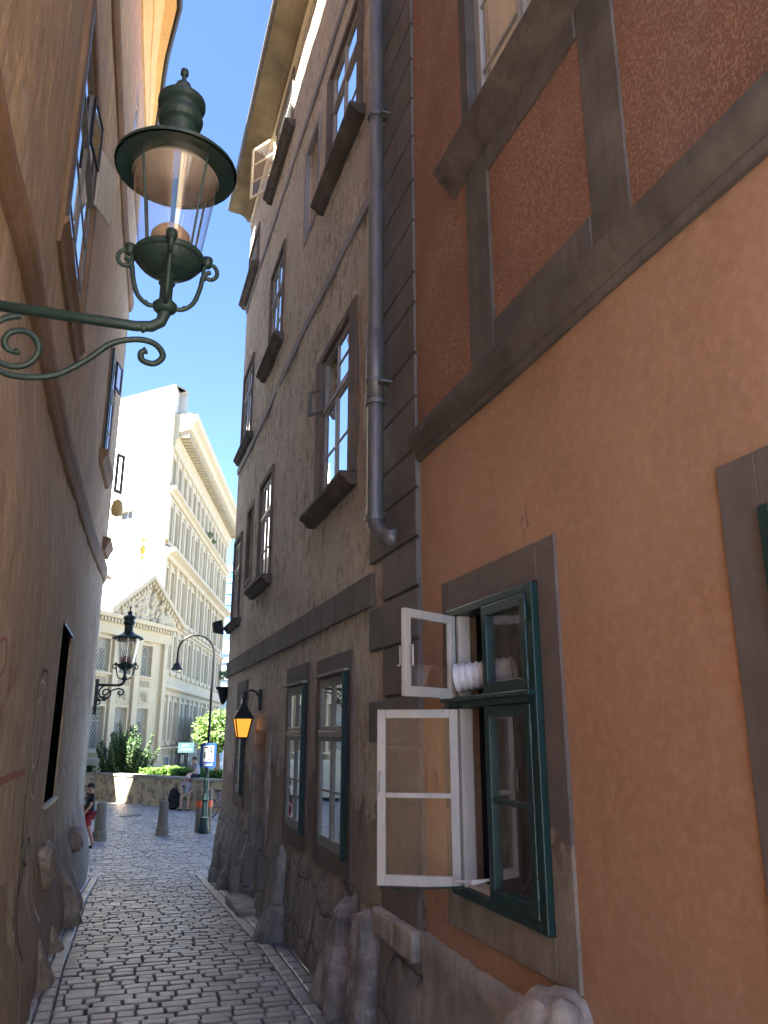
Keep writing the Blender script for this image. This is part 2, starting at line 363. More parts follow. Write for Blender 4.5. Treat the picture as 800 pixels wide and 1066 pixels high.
M['fcurt']=m_simple('far_window_curtain',(.42,.42,.38),.8)
M['opal']=m_simple('dusty_lamp_reflector',(.36,.31,.26),.7)
M['lampcone']=m_simple('rusty_lamp_burner',(.30,.20,.13),.7)
M['grille']=m_simple('pale_window_grille',(.62,.58,.46),.6)
M['paper']=m_simple('printed_notice',(.5,.5,.48),.8)
M['scrawl']=m_simple('black_spray_paint',(.04,.035,.03),.8); M['scrawl_w']=m_simple('faded_white_spray_paint',(.74,.70,.64),.8); M['scrawl_r']=m_simple('faded_red_spray_paint',(.36,.16,.13),.85)

# ------------------------------------------------------------------ wall builder with openings
def grid_wall(P, u0,u1,v0,v1, holes, step, reveal=.2, into=V((1,0,0)), mb=None, zfun=None):
    """P(u,v)->point on the wall; holes (u0,u1,v0,v1) are cut with real reveals going along 'into'"""
    mb = mb or MB(); bm=mb.bm
    def cuts(a,b,ex):
        n=max(1,int(round((b-a)/step))); s=set(round(a+(b-a)*i/n,4) for i in range(n+1))
        s={c for c in s if all(abs(c-e)>step*.3 for e in ex) or c in (round(a,4),round(b,4))}
        for e in ex:
            if a<e<b: s.add(round(e,4))
        return sorted(s)
    us=cuts(u0,u1,[h[i] for h in holes for i in (0,1)]); vs=cuts(v0,v1,[h[i] for h in holes for i in (2,3)])
    vt={}
    def g(u,v):
        if (u,v) not in vt: vt[(u,v)]=bm.verts.new(P(u,v))
        return vt[(u,v)]
    for a,b in zip(us,us[1:]):
        for c,d in zip(vs,vs[1:]):
            mu,mv=(a+b)/2,(c+d)/2
            if any(h[0]<mu<h[1] and h[2]<mv<h[3] for h in holes): continue
            f=bm.faces.new([g(a,c),g(b,c),g(b,d),g(a,d)]); f.smooth=True
    for h in holes:
        pts=[P(h[0],h[2]),P(h[1],h[2]),P(h[1],h[3]),P(h[0],h[3])]
        for i in range(4):
            a,b=pts[i],pts[(i+1)%4]
            mb.face([a,b,b+into*reveal,a+into*reveal])
    return mb

def near_hole(u,v,holes,d=.25):
    m=9
    for h in holes:
        dx=max(h[0]-u,0,u-h[1]); dy=max(h[2]-v,0,v-h[3]); m=min(m,math.hypot(dx,dy))
    return sm(m/d)

# window: frame with sashes; returns the window part
def window(fr, parent, u0,u1,v0,v1, mat, glass, tr=None, mul=True, munt=(), w=-.05, th=.06, fw=.06, sw=.045, name='window', curtain=None, cw=-.18, skip=None):
    mb=MB(); u0+=.006; u1-=.006; v0+=.006; v1-=.006
    mb.box(fr,u0,u0+fw,v0,v1,w-th,w); mb.box(fr,u1-fw,u1,v0,v1,w-th,w)
    mb.box(fr,u0+fw,u1-fw,v0,v0+fw,w-th,w); mb.box(fr,u0+fw,u1-fw,v1-fw,v1,w-th,w)
    rows=[(v0+fw,v1-fw)]
    if tr is not None:
        mb.box(fr,u0+fw,u1-fw,tr-fw*.55,tr+fw*.55,w-th,w+.025); rows=[(v0+fw,tr-fw*.55),(tr+fw*.55,v1-fw)]
    um=(u0+u1)/2; cols=[(u0+fw,um),(um,u1-fw)] if mul else [(u0+fw,u1-fw)]
    gl=MB()
    for ri,(a,b) in enumerate(rows):
        for ci,(c,d) in enumerate(cols):
            if skip and (ri,ci) in skip: continue
            s=sw; i=.012
            mb.box(fr,c+.003,c+s,a+.003,b-.003,w-th+i,w+i*.5); mb.box(fr,d-s,d-.003,a+.003,b-.003,w-th+i,w+i*.5)
            mb.box(fr,c+s,d-s,a+.003,a+s*1.2,w-th+i,w+i*.5); mb.box(fr,c+s,d-s,b-s,b-.003,w-th+i,w+i*.5)
            for t in munt:
                if a+.1<t<b-.1: mb.box(fr,c+s,d-s,t-.014,t+.014,w-th+i*2,w-.002)
            gl.box(fr,c+s-.01,d-s+.01,a+s-.01,b-s+.01,w-.020,w-.014)
    o=mb.build(name,mat,parent,bevel=.004,seg=1)
    gl.build('pane',glass,o)
    if curtain:
        cb=MB(); cb.box(fr,u0+.03,u1-.03,v0+.03,v1-.03,w+cw-.01,w+cw); cb.build('curtain',M[curtain] if isinstance(curtain,str) else curtain,o)
    return o
def surround(fr, parent, u0,u1,v0,v1, wd, mat, top=None, bot=None, t=.025, name='surround'):
    top=wd if top is None else top; bot=wd if bot is None else bot
    mb=MB(); u0+=.003; u1-=.003; v1-=.003; v0+=(.003 if bot else 0)
    mb.box(fr,u0-wd,u0,v0-bot,v1+top,-.06,t); mb.box(fr,u1,u1+wd,v0-bot,v1+top,-.06,t)
    mb.box(fr,u0,u1,v1,v1+top,-.06,t)
    if bot: mb.box(fr,u0,u1,v0-bot,v0,-.06,t)
    return mb.build(name,mat,parent,bevel=.006,seg=1)
def sill(fr, parent, u0,u1,v, mat, d=.16, h=.12, name='sill'):
    mb=MB(); mb.profile(fr,[(-.04,v),(d,v-.012),(d,v-h*.35),(d*.72,v-h*.55),(d*.45,v-h*.95),(.0,v-h),(-.04,v-h)],u0,u1)
    return mb.build(name,mat,parent,bevel=.006,seg=1)

RF=Fr((2.3,0,0),(0,1,0),(-1,0,0))
# ------------------------------------------------------------------ GREY HOUSE (right, middle)
Y0,Y1=5.96,18.0
GH=thing('townhouse',(5,12,gz(12)),'grey-brown plastered old townhouse right of the alley, with dark quoins and zinc downpipe','house')
wins_g=[(8.1,9.32,-1.19,.63),(10.03,11.15,-1.16,.62),(15.05,16.05,-1.05,.78),
        (8.18,9.56,2.8,4.88),(13.2,14.35,2.6,4.5),(15.3,16.0,3.0,4.45),(16.75,17.75,2.35,4.15),
        (7.98,9.42,7.55,9.5),(12.9,14.15,6.95,8.9),(16.25,17.6,6.32,8.2),
        (12.6,14.4,11.3,12.75),(16.4,17.8,10.6,11.7)]
niche=[(10.25,11.1,7.8,9.5)]
door=(12.68,13.75,-2.5,.06)
holes=wins_g+[door]+niche
def disp(y,z,amp=.06):
    n=noise.fractal(V((y*.9,z*.55,3.1)),1.0,2.0,4)*.6+noise.noise(V((y*2.6,z*1.5,9)))*.3+noise.noise(V((y*5.2,z*2.6,4)))*.16
    return n*amp
def PG(y,z):
    k=near_hole(y,z,holes,.35); e=sm((y-Y0)/.6)*sm((Y1-y)/.5)
    upper=.35+.65*sm((z-1.6)/1.0)*sm((9.5-z)/2)
    batter=.0 if z>-1.2 else .12*sm((-1.2-z)/1.2)+.035*noise.noise(V((y*3,z*3,1)))*sm((-1.2-z)/.4)
    return V((2.3-disp(y,z)*k*e*upper-batter*sm((y-Y0)/.3),y,z))
wall=grid_wall(PG,Y0,Y1,gz(18)-.1,13.3,holes,.13,reveal=.22,into=V((1,0,0)))
# other sides and roof of the volume
B=lambda x0,x1,y0,y1,z0,z1:[V((x0,y0,z0)),V((x1,y0,z0)),V((x1,y1,z0)),V((x0,y1,z0)),V((x0,y0,z1)),V((x1,y0,z1)),V((x1,y1,z1)),V((x0,y1,z1))]
wall.face([(2.3,Y1,-3.1),(12,Y1+.6,-3.1),(12,Y1+.6,13.3),(2.3,Y1,13.3)])
wall.face([(12,Y1+.6,-3.1),(12,Y0,-3.1),(12,Y0,13.3),(12,Y1+.6,13.3)])
wall.face([(2.3,Y0,8),(12,Y0,8),(12,Y0,13.3),(2.3,Y0,13.3)])
w=wall.build('wall',M['grey_wall'],GH,fix=False)
# dark interior liner
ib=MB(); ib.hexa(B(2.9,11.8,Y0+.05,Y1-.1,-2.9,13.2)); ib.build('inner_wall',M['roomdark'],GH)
# roof, eave
r=MB(); r.hexa([V((1.85,Y0-.02,13.34)),V((12.3,Y0-.02,13.34)),V((12.3,Y1+1.0,13.34)),V((1.85,Y1+.3,13.34)),
               V((1.85,Y0-.02,13.42)),V((7,Y0-.02,17)),V((7,Y1-3.2,17)),V((1.85,Y1+.3,13.42))]) ; 
r.build('roof',M['rooftile'],GH)
e=MB(); e.profile(RF,[(.0,13.06),(.07,13.04),(.12,13.12),(.2,13.2),(.30,13.24),(.54,13.26),(.54,13.335),(.0,13.335)],Y0,Y1+.22,1)
ev=e.build('eave',M['soffit'],GH)
e=MB(); e.profile(RF,[(.0,12.72),(.028,12.72),(.03,13.055),(.0,13.055)],Y0,Y1,1); e.build('frieze',M['cream_frieze'],GH)  # pale band painted in for the sunlit strip below the eave
e=MB()
pr=[(.46+.07+.07*math.cos(a),13.37+.07*math.sin(a)) for a in [math.pi*(1+i/8) for i in range(9)]]+[(.59,13.37),(.47,13.37)]
pr=[(.47,13.42)]+[(.54+.075*math.cos(a),13.40+.085*math.sin(a)) for a in [math.pi+math.pi*i/8 for i in range(9)]]+[(.61,13.42)]
e.profile(RF,pr,Y0,Y1+.28,1); e.build('gutter',M['zinc'],GH)
# belts
def beltpath(z0,z1,y0,y1,nm,mat,t=.03,wav=.0):
    b=MB(); n=max(1,int((y1-y0)/.5)); prev=None
    b.profile(RF,[(-.05,z0),(t,z0),(t,z1),(-.05,z1)],y0,y1,n,du=(lambda u:V((0,0,wav*noise.noise(V((u*.6,z0,0)))))) if wav else None)
    return b.build(nm,mat,GH)
beltpath(1.20,1.52,7.25,Y1+.01,'belt_course',M['quoin'],.04)
# joints scored in the belt are thin dark strips
jb=None
y=7.9
while y<17.9:
    jb=MB(); jb.box(RF,y,y+.008,1.20,1.52,.035,.043); jb.build("belt_joint",M["black"],GH); y+=.68

b=MB(); b.profile(RF,[(-.05,5.93),(.032,5.93),(.032,6.08),(-.05,6.08)],7.3,Y1,12,du=lambda u:V((0,0,.05*math.sin(u*.7)))); b.build('belt_course',M['belt'],GH)
b=MB(); b.profile(RF,[(-.05,10.2),(.03,10.2),(.03,10.34),(-.05,10.34)],7.3,Y1,12,du=lambda u:V((0,0,.05*math.sin(u*.5)))); b.build('belt_course',M['belt'],GH)
# quoins: corner column with rusticated joints and alternating teeth
q=MB(); zc=[-1.35,-.92,-.54,-.09,.31,.74,1.17,1.59,2.02,2.38,2.86,3.28,3.78,4.1,4.65,5.1,5.6,6.05,6.53,6.97,7.4,7.85,8.3,8.75,9.2,9.65,10.1,10.55,11,11.45,11.9,12.35,12.7]
edges=[-.92,-.54,-.09,.31,.74,1.17,1.59,2.02,2.38,2.89,3.25,3.78,4.09,4.65]
k=0
for i,(a,c) in enumerate(zip(zc,zc[1:])):
    tooth=(i%2==0)
    if a<-.9: continue
    q.box(RF,Y0+.005,6.87,a+.012,c-.012,-.05,.045)
    if i%2==1: q.box(RF,6.873,7.30,a+.02,c-.02,-.05,.04)
q.box(RF,Y0+.008,6.86,-1.0,12.7,-.04,.022)
q.build('quoins',M['quoin'],GH,bevel=.012,seg=2)
# lighter plaster panel and inset stone at the foot of the quoins
b=MB(); b.box(RF,6.05,6.95,-1.42,-.96,-.05,.03); b.build('plaster_patch',M['worn_trim'],GH,bevel=.02)
b=MB(); b.box(RF,6.02,6.45,-1.62,-1.40,-.05,.10); b.box(RF,6.46,6.98,-1.60,-1.40,-.05,.11); b.build('inset_stone',M['stone_pale'],GH,bevel=.03,seg=3)
# downpipe
dp=MB(); px_,py_=2.3-.12,6.78
cx=2.3-.14
dp.tube([(cx,6.80,13.3),(cx,6.80,1.98),(cx+.0,6.78,1.88),(cx+.02,6.70,1.77),(cx+.05,6.58,1.71),(cx+.10,6.47,1.695)],.078,20)
dp.tube([(cx,6.80,3.9),(cx,6.80,3.1)],.088,20); dpo=dp.build('downpipe',M['zinc'],GH,smooth=True)
dp=MB()
for z in (3.35,6.5,1.95,9.7,3.12): dp.tube([(cx,6.80,z-.022),(cx,6.80,z+.022)],.096,20)
for z in (6.42,3.28,9.6): dp.box(RF,6.78,6.82,z-.02,z+.02,-.02,.2); dp.box(RF,6.60,6.68,z-.012,z+.012,.02,.15)
dp.build('pipe_bracket',M['zinc'],dpo)
# windows ground floor
W=window(RF,GH,8.1,9.32,-1.19,.63,M['sash'],M['glass_up'],tr=.0,munt=(-.6,),w=.02,th=.08,curtain='curtain')
W=window(RF,GH,10.03,11.15,-1.16,.62,M['sash'],M['glass_up'],tr=.0,munt=(-.57,),w=.02,th=.08,curtain='curtain')
W=window(RF,GH,15.05,16.05,-1.05,.78,M['sash'],M['glass_up'],tr=.15,munt=(-.45,),w=.01,th=.07,curtain='curtain')
surround(RF,GH,8.1,9.32,-1.19,.63,.16,M['worn_trim'],top=.22,bot=.2)
surround(RF,GH,10.03,11.15,-1.16,.62,.13,M['worn_trim'],top=.26,bot=.2)
surround(RF,GH,15.05,16.05,-1.05,.78,.1,M['worn_trim'],top=.2,bot=.22)
for a,c,t in ((7.98,9.44,.85),(9.93,11.25,.885),(14.98,16.12,.98)):   # dark painted heads
    b=MB(); b.box(RF,a,c,t-.24,t,-.02,.032); b.build('window_head',M['quoin'],GH)
for a,c,z in ((8.03,9.4,.66),(9.97,11.22,.65)):
    b=MB(); b.box(RF,a,c,z-.02,z+.005,.0,.09); b.build('drip_cap',M['lgrey_frame'],GH)
# narrow outward shutters boards beside the ground-floor windows (dark green open leaf)
for u,z0,z1 in ((8.085,-1.2,.63),(10.015,-1.17,.62),(15.04,-1.06,.78)):
    b=MB(); b.box(RF,u-.03,u+.012,z0,z1,.028,.085); b.build('shutter',M['green'],GH)
# upper windows
def upw(u0,u1,v0,v1,tr,munt,cur=None,mat='lgrey_frame',sl=.2,su=.09,skip=None):
    window(RF,GH,u0,u1,v0,v1,M[mat],M['glass_up'],tr=tr,munt=munt,w=-.01,curtain=cur,skip=skip)
    surround(RF,GH,u0,u1,v0,v1,su,M['worn_trim'],bot=0,top=.1,t=.04)
    sill(RF,GH,u0-.28,u1+.4,v0-.005,M['sillstone'],d=sl,h=.17)
upw(8.18,9.56,2.8,4.88,4.12,(3.45,4.5),None,su=.28,skip={(1,1)})
upw(13.2,14.35,2.6,4.5,3.85,(3.2,),'beige_blind',su=.12)
upw(16.75,17.75,2.35,4.15,3.5,(2.9,),'beige_blind',su=.06,sl=.14)
upw(7.98,9.42,7.55,9.5,8.85,(8.2,),None,su=.2)
upw(12.9,14.15,6.95,8.9,8.2,(7.55,),None,su=.08)
upw(16.25,17.6,6.32,8.2,7.6,(6.9,),None,su=.05,sl=.14)
upw(12.6,14.4,11.3,12.68,12.2,(),None,su=.05)
upw(16.4,17.8,10.6,11.7,11.3,(),None,su=.05)
# blind window niches
window(RF,GH,15.3,16.0,3.0,4.45,M['dgrey_frame'],M['glass'],mul=False,w=-.1); surround(RF,GH,15.3,16.0,3.0,4.45,.12,M['worn_trim'],t=.02)
b=MB(); b.box(RF,10.25,11.1,7.8,9.5,-.2,-.09); b.build('blind_window',M['grey_wall'],GH); surround(RF,GH,10.25,11.1,7.8,9.5,.1,M['belt'],t=.015)
# open casement leaf at the big first-floor window and at the top floor
def leaf(parent, hinge, vec, z0,z1, mat, munt=(), glass='glass', fw=.05, t=.035, handle=None, name='casement'):
    fr=Fr(hinge,vec,V((0,0,1)).cross(V(vec))); L=V(vec).length
    b=MB(); b.box(fr,0,fw,z0,z1,-t,0); b.box(fr,L-fw,L,z0,z1,-t,0); b.box(fr,fw,L-fw,z0,z0+fw*1.15,-t,0); b.box(fr,fw,L-fw,z1-fw,z1,-t,0)
    for m_ in munt: b.box(fr,fw,L-fw,m_-.016,m_+.016,-t*.85,-t*.12)
    o=b.build(name,mat,parent,bevel=.005,seg=2)
    g=MB(); g.box(fr,fw-.008,L-fw+.008,z0+fw,z1-fw+.008,-t*.6,-t*.48); g.build('pane',M[glass],o)
    if handle:
        h=MB()
        for s_ in (0.004,-t-.004):
            d=.03 if s_>0 else -.03
            h.tube([fr.P(L-fw*.5,handle,s_),fr.P(L-fw*.5,handle,s_+d),fr.P(L-fw*.55,handle-.12,s_+d),fr.P(L-fw*.3,handle-.13,s_+d*1.3)],.007,8)
        h.build('handle',M['white'],o)
    return o
leaf(GH,(2.27,9.50,0),(-.14,.24,0),4.14,4.5,M['dgrey_frame'],fw=.04)
leaf(GH,(2.26,14.38,0),(-.42,.62,0),11.32,12.62,M['cream_frieze'],(11.75,12.2))
# doorway
b=MB(); b.box(RF,door[0],door[1],door[2],door[3],-.25,-.2); dd=b.build('door',M['worn_trim'],GH)
b=MB(); b.box(RF,12.9,13.0,-1.5,-1.3,-.2,-.14); b.build('handle',M['iron'],dd)
b=MB(); b.box(RF,door[0]-.22,door[0]+.01,-2.6,.32,-.19,.04); b.box(RF,door[1]-.01,door[1]+.2,-2.6,.32,-.19,.04); b.box(RF,door[0]+.01,door[1]-.01,.05,.32,-.19,.04); b.build('door_frame',M['stone_pale'],GH,bevel=.02)
b=MB(); b.hexa([V((1.92,12.5,-2.62)),V((2.45,12.5,-2.62)),V((2.45,13.9,-2.62)),V((1.92,13.9,-2.62)),V((1.92,12.5,-2.46)),V((2.45,12.5,-2.46)),V((2.45,13.9,-2.46)),V((1.92,13.9,-2.46))]); b.build('doorstep',M['stone_pale'],GH,bevel=.02)
# plinth slabs
def slab(y0,y1,z1,x,lean,mat='slab',seed=0):
    b=MB(); z0=gz((y0+y1)/2)-.05; n=6
    rng=random.Random(seed); bm=b.bm; G={}
    for i in range(n+1):
        for j in range(n+1):
            y=y0+(y1-y0)*i/n; z=z0+(z1-.12-z0+.025*math.sin(i*1.7+seed))*j/n
            x_=x+.05-lean*(1-j/n)+.02*noise.noise(V((y*4,z*4,seed)))
            if j==n: x_+=.03
            G[i,j]=bm.verts.new((x_,y+.02*rng.uniform(-1,1),z))
    for i in range(n):
        for j in range(n): bm.faces.new([G[i,j],G[i+1,j],G[i+1,j+1],G[i,j+1]])
    back=[bm.verts.new((2.42,y0,z0)),bm.verts.new((2.42,y1,z0)),bm.verts.new((2.42,y1,z1)),bm.verts.new((2.42,y0,z1))]
    bm.faces.new([G[0,j] for j in range(n+1)]+[back[3],back[0]])
    bm.faces.new([G[n,j] for j in range(n+1)]+[back[2],back[1]])
    bm.faces.new([G[i,n] for i in range(n+1)]+[back[2],back[3]])
    return b.build('plinth_slab',M[mat],GH,smooth=False,bevel=.01,seg=1)
slab(8.25,9.2,-1.42,2.21,.03,'slab',1); slab(9.35,10.1,-1.62,2.21,.03,'slab',5); slab(6.0,6.9,-1.62,2.215,.03,'stone_pale',2)
slab(7.45,8.15,-1.3,2.23,.04,'stone_pale',3); slab(11.5,12.4,-1.6,2.21,.05,'slab',4); slab(14.3,15.2,-1.75,2.2,.05,'slab',7); slab(15.4,16.2,-1.95,2.2,.05,'stone_pale',8); slab(16.5,17.6,-2.0,2.2,.05,'slab',9)

# ------------------------------------------------------------------ ORANGE HOUSE (right, near)
OH=thing('townhouse',(5,0,gz(0)),'orange townhouse nearest on the right, rough red upper storey over smooth wall','house')
gw=(4.05,5.33,-1.02,.865); uw=(3.2,4.72,4.45,6.6); rw=(.8,2.30,-1.05,.84)
hl=[gw,rw]; hu=[uw,(-1.2,.4,4.45,6.6)]
def PO(y,z):
    k=near_hole(y,z,hl+hu,.2)
    return V((2.3-.012*noise.noise(V((y*.8,z*.8,5)))*k*sm((Y0-y)/.4),y,z))
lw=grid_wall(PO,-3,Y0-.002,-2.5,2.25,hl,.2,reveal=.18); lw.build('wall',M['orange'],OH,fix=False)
def PR(y,z):
    k=near_hole(y,z,hu,.12)*sm((z-2.48)/.08)
    n=noise.fractal(V((y*9,z*7,2)),1,2,3)*.007+noise.noise(V((y*2,z*2,7)))*.008
    return V((2.285-(.008+n)*k,y,z))
uwl=grid_wall(PR,-3,Y0-.002,2.35,11.5,hu,.1,reveal=.18)
uwl.build('wall',M['rough'],OH,fix=False)['label']='rough red-brown roughcast upper wall'
# body
b=MB()
for f in ([(2.3,-3,-2.5),(12,-3,-2.5),(12,-3,11.5),(2.3,-3,11.5)],[(12,-3,-2.5),(12,Y0,-2.5),(12,Y0,11.5),(12,-3,11.5)],[(12,Y0,-2.5),(2.6,Y0-.03,-2.5),(2.6,Y0-.03,11.5),(12,Y0,11.5)]): b.face(f)
b.build('wall',M['orange'],OH)
b=MB(); b.hexa([V((1.9,-3,11.52)),V((12.2,-3,11.52)),V((12.2,Y0-.05,11.52)),V((1.9,Y0-.05,11.52)),V((1.9,-3,11.6)),V((7,-3,14.6)),V((7,Y0-.05,14.6)),V((1.9,Y0-.05,11.6))]); b.build('roof',M['rooftile'],OH)
# string cornice
b=MB(); b.profile(RF,[(-.05,2.24),(.03,2.24),(.045,2.285),(.035,2.30),(.075,2.34),(.115,2.40),(.12,2.475),(.03,2.52),(-.05,2.52)],-3,Y0-.003,1); b.build('cornice',M['apron'],OH,bevel=.006,seg=2)
# painted grey frame round upper window and apron panel
def fl(name,u0,u1,v0,v1,t=.035,mat='apron'):
    b=MB(); b.box(RF,u0,u1,v0,v1,-.06,t); return b.build(name,M[mat],OH,bevel=.01,seg=1)
fl('window_surround',2.86,3.206,2.50,6.9); fl('window_surround',4.714,4.86,4.2,6.9,.03); fl('window_surround',3.206,4.714,6.594,6.9)
fl('apron_frame',4.42,4.80,2.50,4.2,.044); fl('apron_frame',3.206,4.42,2.50,2.77,.042); fl('apron_frame',3.206,4.42,4.0,4.2,.046)
fl('window_surround',.394,.75,2.50,6.9); fl('window_surround',-1.5,-1.194,2.50,6.9)
b=MB(); b.profile(RF,[(-.05,4.46),(.20,4.44),(.21,4.40),(.17,4.36),(.17,4.33),(.10,4.27),(.03,4.20),(-.05,4.20)],2.78,5.05,1); b.build('sill',M['sillstone'],OH,bevel=.008,seg=2)
b=MB(); b.profile(RF,[(-.05,4.46),(.20,4.44),(.21,4.40),(.17,4.36),(.17,4.33),(.10,4.27),(.03,4.20),(-.05,4.20)],-1.6,.8,1); b.build('sill',M['sillstone'],OH,bevel=.008,seg=2)
window(RF,OH,uw[0],uw[1],uw[2],uw[3],M['lgrey_frame'],M['glass'],tr=None,munt=(5.1,5.75),w=-.05,sw=.05,curtain='beige_blind',cw=-.12)
window(RF,OH,-1.2,.4,4.45,6.6,M['lgrey_frame'],M['glass'],munt=(5.1,5.75),w=-.05,curtain='beige_blind')
# ground-floor window: surround, green outer window, right sashes shut, left ones swung out
su=MB()
su.box(RF,3.83,4.045,-1.24,1.10,-.03,.02); su.box(RF,5.335,5.50,-1.24,1.10,-.03,.02); su.box(RF,4.045,5.335,.87,1.10,-.03,.02)
su.box(RF,4.045,5.335,-1.24,-1.025,-.03,.02)
def m_sur():
    m=N('dark_surround_worn_to_stone'); xyz=m.sepz(); col=(.15,.13,.12)
    c=m.mix(m.ramp(m.noise(2.4,5,.6),.3,.7),sc(col,.8),sc(col,1.25))
    e=m.math('ADD',m.math('MULTIPLY',xyz[2],-1),m.math('MULTIPLY',m.math('SUBTRACT',m.noise(3.1,6,.7),.5),1.1))
    f=m.ramp(m.math('SUBTRACT',e,.55),0,.03)
    st=m.mix(m.ramp(m.noise(6,6,.7,(1,1,.5)),.3,.7),(.17,.145,.12),(.36,.31,.26))
    c=m.mix(f,c,st); m.bsdf(c,.85,bump=m.math('SUBTRACT',m.noise(30,5,.7),f),bs=.4,bd=.012); return m.m
su.build('window_surround',m_sur(),OH,bevel=.006,seg=1)
mb=MB(); fw=.075; w0,w1=-.10,.06
mb.box(RF,4.05,4.05+fw,-1.02,.865,w0,w1); mb.box(RF,5.33-fw*.6,5.33,-1.02,.865,w0,w1)
mb.box(RF,4.05+fw,5.33-fw*.6,.865-fw*.7,.865,w0,w1); mb.box(RF,4.05+fw,5.33-fw*.6,-1.02,-1.02+fw*.8,w0,w1)
mb.box(RF,4.05+fw,5.33-fw*.6,.175,.235,w0,w1); mb.box(RF,4.05,5.36,.215,.245,w1-.01,w1+.05)
GWn=mb.build('window',M['green'],OH,bevel=.006,seg=2)
gl=MB(); sb=MB()
for (a,b_) in ((-.96,.172),(.248,.81)):
    u0,u1=4.13,4.73; s=.07
    sb.box(RF,u0,u0+s,a,b_,.0,.065); sb.box(RF,u1-s,u1,a,b_,.0,.065); sb.box(RF,u0+s,u1-s,a,a+s,.0,.065); sb.box(RF,u0+s,u1-s,b_-s,b_,.0,.065)
    gl.box(RF,u0+s-.01,u1-s+.01,a+s-.01,b_-s+.01,.028,.034)
sb.box(RF,4.2,4.66,-.41,-.375,.012,.055)
so=sb.build('casement',M['green'],GWn,bevel=.006,seg=2); so['label']='closed green casements'
gl.build('pane',M['glass'],GWn)
hb=MB()
for z in (.7,.35,.0,-.8): hb.tube([RF.P(4.115,z-.05,.07),RF.P(4.115,z+.05,.07)],.011,8)
hb.build('hinge',M['green'],GWn)
# white inner rebate of the opened half + open outward casements
b=MB(); b.box(RF,5.14,5.19,-.96,.17,-.045,.045); b.box(RF,5.14,5.19,.25,.81,-.045,.045); b.box(RF,4.74,5.135,-.958,-.93,-.08,.03); b.build('inner_frame',M['white'],GWn,bevel=.005)
leafvec=V((-.495,.265,0))
l1=leaf(OH,(2.235,5.15,0),leafvec,-.965,.165,M['white'],(-.40,),handle=-.25,fw=.058,t=.04); l1['label']='lower white casement swung out over the alley'
l2=leaf(OH,(2.235,5.15,0),V((-.477,-.285,0)),.235,.805,M['white'],(),handle=.56,fw=.058,t=.04); l2['label']='upper white casement swung out over the alley'
b=MB(); b.tube([(2.235,5.14,-.955),(2.0,5.27,-.972),(1.75,5.40,-.975)],.006,6); b.build('stay_rod',M['iron'],l1)
# inner window pair (dark sashes inside), blind, room
b=MB()
for u0,u1 in ((5.0,5.045),(4.86,4.885),(4.80,4.83)): b.box(RF,u0,u1,-1.0,.86,-.34,-.30)
b.box(RF,4.84,5.02,-.42,-.38,-.34,-.30)
b.build('inner_casement',M['black'],GWn,bevel=.004,seg=1)
b=MB()
for i in range(40): b.box(RF,4.18,4.62,-.9+i*.043,-.9+i*.043+.036,-.27,-.255)
b.build('slatted_blind',M['curtain'],GWn)
rm=MB()
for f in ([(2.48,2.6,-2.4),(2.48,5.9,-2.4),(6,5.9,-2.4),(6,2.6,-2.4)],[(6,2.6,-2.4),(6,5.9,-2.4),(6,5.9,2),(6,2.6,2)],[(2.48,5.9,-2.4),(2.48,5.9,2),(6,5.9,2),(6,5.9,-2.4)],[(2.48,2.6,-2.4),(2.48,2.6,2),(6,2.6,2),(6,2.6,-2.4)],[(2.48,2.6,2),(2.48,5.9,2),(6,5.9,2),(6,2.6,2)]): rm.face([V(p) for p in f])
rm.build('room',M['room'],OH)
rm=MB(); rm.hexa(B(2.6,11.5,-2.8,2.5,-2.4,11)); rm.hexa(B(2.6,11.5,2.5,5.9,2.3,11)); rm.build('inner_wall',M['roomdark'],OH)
# next window to the right, mostly outside the frame
b=MB(); b.box(RF,2.30,2.515,-1.3,1.065,-.03,.02); b.box(RF,.6,.8,-1.3,1.065,-.03,.02); b.box(RF,.8,2.30,.84,1.065,-.03,.02); b.box(RF,.8,2.30,-1.3,-1.05,-.03,.02); b.build('window_surround',M['dark_trim'],OH,bevel=.006)
window(RF,OH,.8,2.30,-1.05,.84,M['green'],M['glass'],tr=.2,munt=(-.4,),w=.05,curtain='curtain')
# rough stone footing of the orange house
def ragged(y0,y1,ztop,mat,name,seed,parent,t=.035):
    b=MB(); pts=[]; n=int((y1-y0)/.09)
    for i in range(n+1):
        y=y0+(y1-y0)*i/n; pts.append((y,ztop(y)+.045*noise.noise(V((y*5,seed,0)))+.02*noise.noise(V((y*17,seed,0)))))
    G=[]
    for y,z in pts:
        col=[]
        for j in range(9):
            zz=-2.5+(z+2.5)*j/8; col.append(b.bm.verts.new((2.3-t-.03*noise.fractal(V((y*3,zz*3,seed)),1,2,3)-(.06*(1-j/8)),y,zz)))
        col.append(b.bm.verts.new((2.32,y,z+.01))); G.append(col)
    for A,Bc in zip(G,G[1:]):
        for j in range(9): b.bm.faces.new([A[j],Bc[j],Bc[j+1],A[j+1]])
    return b.build(name,mat,parent,smooth=True)
ragged(-3,Y0-.01,lambda y:-1.40-.02*(5.9-y),M['slab'],'stone_footing',3,OH)

